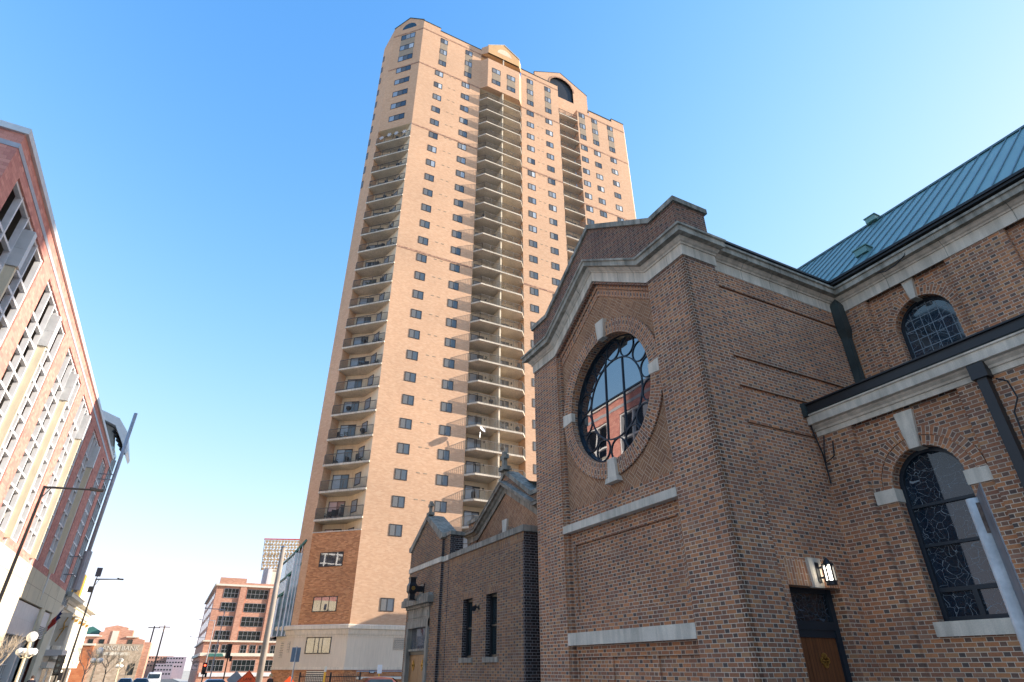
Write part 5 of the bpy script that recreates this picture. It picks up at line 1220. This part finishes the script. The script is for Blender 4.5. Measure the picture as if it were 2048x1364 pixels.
def signal(x, y, z, label, face):
    t = root('traffic_signal', label, 'traffic signal', (x, y, gz(y)), 'traffic signals at the crossing')
    m = MB(); m.tube([(x, y, gz(y)), (x, y, z + .1)], [.07, .05], 8); m.build('post', M['black'], t)
    m = MB(); m.box(x - .22, x + .12, y - .2, y + .16, z - 1.1, z); m.box(x + .16, x + .4, y - .16, y + .16, z - 1.5, z - 1.0); m.box(x - .3, x + .2, y + .16, y + .18, z - 1.2, z + .1); m.build('housing', M['black'], t)
    for i in range(3): m = MB(); m.tube([(x - .05, y - .2, z - .2 - .35 * i), (x - .05, y - .23, z - .2 - .35 * i)], .11, 10); m.build('lens', face if i == 0 else M['darkgl'], t)
signal(5.4, 75, 3.8, 'black traffic signal on its post in front of the pink warehouse', M['darkgl'])
signal(4.2, 92, 2.2, 'traffic signal showing red beside the street light', M['sigred'])
signal(-7.0, 58, 2.4, 'traffic signal on the left pavement before the classical building', M['darkgl'])
# flag and banner on the left
t = root('flag', 'striped flag with blue canton on a slanted staff above the ramp entrance', 'flag', (-12, 78, 4.4))
A_, B_ = Vector((-11.95, 78, 4.4)), Vector((-10.1, 74.6, 6.9)); m = MB(); m.tube([A_, B_], [.05, .03], 8); m.ball(B_, .08, 8); m.build('staff', M['whitem'], t)
m = MB(); D_ = B_ - A_
for i in range(9):
    f0, f1 = .35 + .06 * i, .35 + .06 * (i + 1)
    for j in range(6):
        g = lambda f, k: A_ + D_ * f + Vector((.10 * math.sin(3 * k + f * 9), .06 * math.sin(5 * f + k), -.17 * k * (.5 + f * .6)))
        m.face([g(f0, j), g(f1, j), g(f1, j + 1), g(f0, j + 1)], None, 2 if i > 5 and j < 4 else (j + 0) % 2)
m.build('cloth', [M['red'], M['whitem'], M['blueflag']], t)
t = root('banner', 'white hanging banner with a gold figure on the classical building', 'banner', (-12, 90, 4.2))
m = MB(); n = 8
for i in range(n):
    z0, z1 = 3.9 + 3.4 * i / n, 3.9 + 3.4 * (i + 1) / n; dx = lambda z: .12 * math.sin(z * 1.6)
    m.face([(-12.4, 89.6 + dx(z0), z0), (-11.1, 89.4 + dx(z0 + 1), z0), (-11.1, 89.4 + dx(z1 + 1), z1), (-12.4, 89.6 + dx(z1), z1)])
m.build('cloth', M['creamst'], t)
m = MB(); m.tube([(-11.9, 89.2, 4.3), (-11.7, 89.2, 5.0), (-11.5, 89.2, 5.6), (-11.65, 89.2, 6.2), (-11.45, 89.2, 6.8)], .06, 6); m.tube([(-11.9, 89.2, 5.5), (-11.2, 89.2, 5.9)], .05, 6); m.build('gold_figure', M['gold'], t)
# cars
def car(x, y, paint, label, heading=0, van=False):
    t = root('parked_car' if not van else 'delivery_van', label, 'car' if not van else 'van', (x, y, gz(y) - .13 if x < 4.4 else gz(y)), rz=heading)
    if van: S = [(-2.4, .5, .9, .8, .7), (-2.35, .35, 1.3, .92, .8), (-1.5, .3, 1.35, .95, .85), (-1.1, .3, 2.15, .97, .85), (2.3, .3, 2.2, .97, .85), (2.42, .4, 2.0, .93, .8)]
    else: S = [(-2.2, .42, .68, .72, .66), (-2.1, .3, .78, .86, .74), (-1.0, .24, .95, .9, .76), (-.35, .24, 1.42, .9, .6), (.3, .24, 1.48, .9, .62), (1.05, .24, 1.42, .9, .6), (1.75, .26, 1.0, .88, .74), (2.15, .32, .92, .84, .72), (2.22, .45, .75, .74, .66)]
    m = MB(); st = []
    for yy, zb, zt, w, wt in S:
        zm = min(zt - .08, .9); st.append([(-w * .92, yy, zb), (-w, yy, zb + .15), (-w, yy, zm), (-wt, yy, zt - .05), (-wt * .8, yy, zt), (wt * .8, yy, zt), (wt, yy, zt - .05), (w, yy, zm), (w, yy, zb + .15), (w * .92, yy, zb), (-w * .92, yy, zb)])
    m.sweep(st); m.build('body', paint, t, True, True)
    gl = MB()
    f = .012
    if van: gl.face([(-.78, -1.53, 1.4), (.78, -1.53, 1.4), (.78, -1.14, 2.05), (-.78, -1.14, 2.05)])
    else:
        gl.face([(-.7, -1.0, .98 + f), (.7, -1.0, .98 + f), (.56, -.42, 1.40 + f), (-.56, -.42, 1.40 + f)]); gl.face([(-.7, 1.7, 1.04 + f), (.7, 1.7, 1.04 + f), (.55, 1.12, 1.40 + f), (-.55, 1.12, 1.40 + f)])
        for s_ in (-1, 1): gl.face([(s_ * (.9 + f), -.62, .93), (s_ * (.9 + f), 1.4, .95), (s_ * (.66 + f), 1.0, 1.34), (s_ * (.66 + f), -.3, 1.34)])
    gl.build('windows', M['darkgl'], t, False, True)
    for sx in (-1, 1):
        for yy in (-1.35, 1.35):
            w_ = MB(); w_.tube([(sx * .72, yy, .32), (sx * .93, yy, .32)], .32, 16); w_ = w_.build('wheel', M['tyre'], t, False, True)
            r_ = MB(); r_.tube([(sx * .9, yy, .32), (sx * .945, yy, .32)], .19, 12); r_.build('rim', M['galv'], w_)
        h_ = MB(); h_.box(sx * .62 - .14, sx * .62 + .14, S[0][0] - .02, S[0][0] + .1, .58, .7); h_.build('headlight', M['globe'], t, False, True)
car(-4.2, 95, carpaint('silver_paint', (.45, .47, .5)), 'silver car far down the street in the left lane')
car(-2.4, 90, carpaint('navy_paint', (.02, .03, .09)), 'dark blue car far down the street, right of the silver one')
car(-1.45, 116, carpaint('white_paint', (.7, .7, .7)), 'white van coming up the middle of the street', van=True)
car(3.4, 55, carpaint('blue_paint', (.02, .06, .16)), 'blue parked car at the right kerb left of the LANE CLOSED sign')
car(11.9, 40, carpaint('maroon_paint', (.16, .05, .03)), 'maroon parked car before the low wall beside the church annex', R(90))
# people
def person(x, y, h, label, coat, hair, face=0):
    g = gz(y); t = root('person', label, 'person', (x, y, g), rz=face); k = h / 1.75
    V = [(0, 0, .95), (0, 0, 1.2), (0, .01, 1.42), (0, 0, 1.52), (0, -.015, 1.62), (0, -.02, 1.70), (.1, 0, .9), (.11, -.02, .5), (.1, .03, .08), (.11, -.12, .04), (-.1, 0, .9), (-.11, .03, .5), (-.1, .1, .08), (-.11, -.05, .04), (.19, 0, 1.42), (.25, .02, 1.15), (.24, -.08, .9), (.24, -.12, .8), (-.19, 0, 1.42), (-.25, .02, 1.15), (-.24, -.08, .9), (-.24, -.12, .8)]
    Ed = [(0, 1), (1, 2), (2, 3), (3, 4), (4, 5), (0, 6), (6, 7), (7, 8), (8, 9), (0, 10), (10, 11), (11, 12), (12, 13), (2, 14), (14, 15), (15, 16), (16, 17), (2, 18), (18, 19), (19, 20), (20, 21)]
    Rr = [.16, .15, .15, .06, .09, .085, .1, .075, .05, .045, .1, .075, .05, .045, .085, .06, .045, .04, .085, .06, .045, .04]
    me = bpy.data.meshes.new('person_tmp'); me.from_pydata([(a * k, b * k, c * k) for a, b, c in V], Ed, []); o = bpy.data.objects.new('person_tmp', me); COL.objects.link(o)
    md = o.modifiers.new('s', 'SKIN'); lay = me.skin_vertices[0].data
    for i, r in enumerate(Rr): lay[i].radius = (r * k, r * k * .85)
    lay[0].use_root = True; o.modifiers.new('u', 'SUBSURF').levels = 1
    dg = bpy.context.evaluated_depsgraph_get(); dg.update(); bm_ = bpy.data.meshes.new_from_object(o.evaluated_get(dg)); bpy.data.objects.remove(o)
    bm_.materials.clear(); bm_.materials.append(coat); bm_.materials.append(M['skin']); bm_.materials.append(M['navy'])
    for p in bm_.polygons: z = p.center.z / k; p.material_index = 1 if z > 1.5 or (z < .84 and abs(p.center.x) > .2 * k) else (0 if z > .85 else 2); p.use_smooth = True
    b = bpy.data.objects.new('body', bm_); COL.objects.link(b); par(b, t, True)
    m = MB(); m.ball((0, .015 * k, 1.66 * k), .115 * k, 14, 0, 1.05); hr = m.build('hair', hair, t, True, True)
person(-7.9, 55, 1.6, 'person in a dark coat walking on the left pavement', M['navy'], M['brown'])
person(6.0, 45, 1.64, 'person with fair hair and dark jacket right of the concrete pole', M['brown'], M['hair'], R(40))
# bare trees
def bare_tree(x, y, h, label, seed, mat):
    rnd = random.Random(seed); g = gz(y); t = root('bare_tree', label, 'tree', (x, y, g), 'bare street trees'); tr = MB(); cr = MB()
    tr.tube([(x, y, g), (x + .02, y, g + h * .2), (x, y + .03, g + h * .42)], [.09, .07, .055], 8); tr.build('trunk', mat, t)
    def grow(p, d, L, r, n):
        q = p + d * L * .5 + Vector((rnd.uniform(-1, 1), rnd.uniform(-1, 1), rnd.uniform(-.2, .6))) * L * .08; e = p + d * L
        cr.tube([p, q, e], [r, r * .8, r * .55], 5 if n > 2 else 4, cap=False)
        if n == 0: return
        for _ in range(3 if n > 1 else 4):
            dd = (d + Vector((rnd.uniform(-.8, .8), rnd.uniform(-.8, .8), rnd.uniform(-.15, .6)))).normalized(); grow(p.lerp(e, rnd.uniform(.45, 1)), dd, L * rnd.uniform(.6, .8), r * .55, n - 1)
    for i in range(4): a = 1.57 * i + rnd.random(); grow(Vector((x, y + .02, g + h * (.36 + .02 * i))), Vector((math.cos(a) * .55, math.sin(a) * .55, .8)).normalized(), h * .27, .04, 4)
    cr.build('crown', mat, t)
bare_tree(-9.0, 47, 4.0, 'pale bare tree at the left edge before the ramp entrance', 1, M['twig'])
bare_tree(-7.3, 80, 4.6, 'bare tree just before the classical building front', 2, M['twig'])
bare_tree(-6.6, 96, 4.8, 'bare tree in front of the orange corner building', 3, M['bark'])
bare_tree(-5.9, 108, 4.8, 'bare tree before the left half of the faded sign wall', 4, M['twig'])
bare_tree(-5.2, 114, 5.0, 'bare tree before the right half of the faded sign wall', 5, M['bark'])
bare_tree(5.6, 150, 5.5, 'bare tree beside the side wall of the pink warehouse', 6, M['bark'])
# the sign post close to the camera
t = root('sign_post', 'close galvanised sign post with its plate seen edge-on at the right edge', 'sign post', (2.69, 1.21, 0))
m = MB(); m.tube([(2.69, 1.21, 0), (2.69, 1.21, 2.235)], .029, 16); m.build('post', M['galvpost'], t, True)
m = MB(); a, b = Vector((2.50, 1.088, 0)), Vector((2.80, 1.262, 0)); d = (b - a).normalized(); n = Vector((-d.y, d.x, 0))
for z0, z1 in ((.9, 2.245),): m.face([a + Vector((0, 0, z0)), b + Vector((0, 0, z0)), b + Vector((0, 0, z1)), a + Vector((0, 0, z1))]); e = n * -.004; m.face([a + e + Vector((0, 0, z0)), b + e + Vector((0, 0, z0)), b + e + Vector((0, 0, z1)), a + e + Vector((0, 0, z1))]); m.face([a + Vector((0, 0, z0)), a + e + Vector((0, 0, z0)), a + e + Vector((0, 0, z1)), a + Vector((0, 0, z1))]); m.face([a + Vector((0, 0, z1)), b + Vector((0, 0, z1)), b + e + Vector((0, 0, z1)), a + e + Vector((0, 0, z1))])
m.build('plate', M['plate'], t)
m = MB(); w0 = R(205)
for i in range(4):
    a0, a1 = w0 + R(12 * i), w0 + R(12 * (i + 1)); c = (2.69, 1.21); r = .0297; m.face([(c[0] + r * math.cos(a0), c[1] + r * math.sin(a0), 2.10), (c[0] + r * math.cos(a1), c[1] + r * math.sin(a1), 2.10), (c[0] + r * math.cos(a1), c[1] + r * math.sin(a1), 2.215), (c[0] + r * math.cos(a0), c[1] + r * math.sin(a0), 2.215)])
m.build('sticker', M['sticker'], t)
# ------------------------------------------------------------ what stands on the balconies
def garden_chair():
    m = MB(); m.box(-.24, .24, -.24, .24, .38, .44); m.box(-.24, .24, .2, .25, .44, .92)
    for x in (-.21, .21):
        for y in (-.21, .21): m.box(x - .025, x + .025, y - .025, y + .025, 0, .38)
        m.box(x - .025, x + .025, -.22, .22, .6, .64)
    return m
def grill():
    m = MB(); m.tube([(0, 0, .55), (0, 0, .75), (0, 0, .95), (0, 0, 1.02)], [.18, .29, .26, .1], 10)
    for a in (0, 2.1, 4.2): m.bar((.1 * math.cos(a), .1 * math.sin(a), .6), (.3 * math.cos(a), .3 * math.sin(a), 0), .03, .03)
    return m
def planter():
    rnd = random.Random(3); o = bpy.data.objects.new('potted_plant', None); COL.objects.link(o)
    m = MB(); m.tube([(0, 0, 0), (0, 0, .4)], [.16, .22], 10); m.build('pot', M['brick_towerlow'], o)
    m = MB()
    for _ in range(60):
        p = Vector((rnd.gauss(0, .14), rnd.gauss(0, .14), .45 + abs(rnd.gauss(.2, .18)))); d = Vector((rnd.uniform(-1, 1), rnd.uniform(-1, 1), rnd.uniform(-.3, 1))).normalized() * .09; q = d.cross(Vector((0, 0, 1))) * .5
        m.face([p, p + d + q, p + d * 2, p + d - q])
    m.build('leaves', M['leaf'], o); return o
protos = {}
def put(kind, where, loc, rz):
    if kind not in protos:
        protos[kind] = planter() if kind == 'potted_plant' else {'patio_chair': garden_chair, 'kettle_grill': grill}[kind]().build(kind, M['black']); o = protos[kind]
    else: o = tree_copy(protos[kind])
    o.location = loc; o.rotation_euler = (0, 0, rz); nm = {'patio_chair': 'dark patio chair', 'kettle_grill': 'black kettle grill', 'potted_plant': 'leafy potted plant'}[kind]
    tag(o, nm + (' standing on one of the corner balconies of the tower' if where == 'c' else ' standing on one of the middle bay balconies of the tower'), nm.split()[-1], nm + ('s on the corner balconies' if where == 'c' else 's on the middle bay balconies'))
M['leaf'] = plain('house_plant_leaf', (.07, .10, .045), .7)
rnd = random.Random(11)
for n in range(20):
    zt = L0 + FL * n + (.03 * n / 5 if n else 0)
    for u in rnd.sample([.9, 1.6, 2.3, 3.0, 3.7, 4.4], rnd.choice([0, 1, 2, 3, 3])):
        put(rnd.choice(['patio_chair', 'patio_chair', 'kettle_grill', 'potted_plant']), 'c', PC(u, zt, -.45 - (.3 if u > 2 else 0) * rnd.random()), rnd.uniform(0, 6.28))
for n in range(0, 25):
    for x in rnd.sample([24.9, 25.8, 26.7, 28.2, 29.2, 30.2], rnd.choice([0, 1, 1, 2, 3])):
        put(rnd.choice(['patio_chair', 'patio_chair', 'kettle_grill', 'potted_plant']), 'b', (x, 56.6 + .5 * rnd.random(), L0 + FL * n), rnd.uniform(0, 6.28))
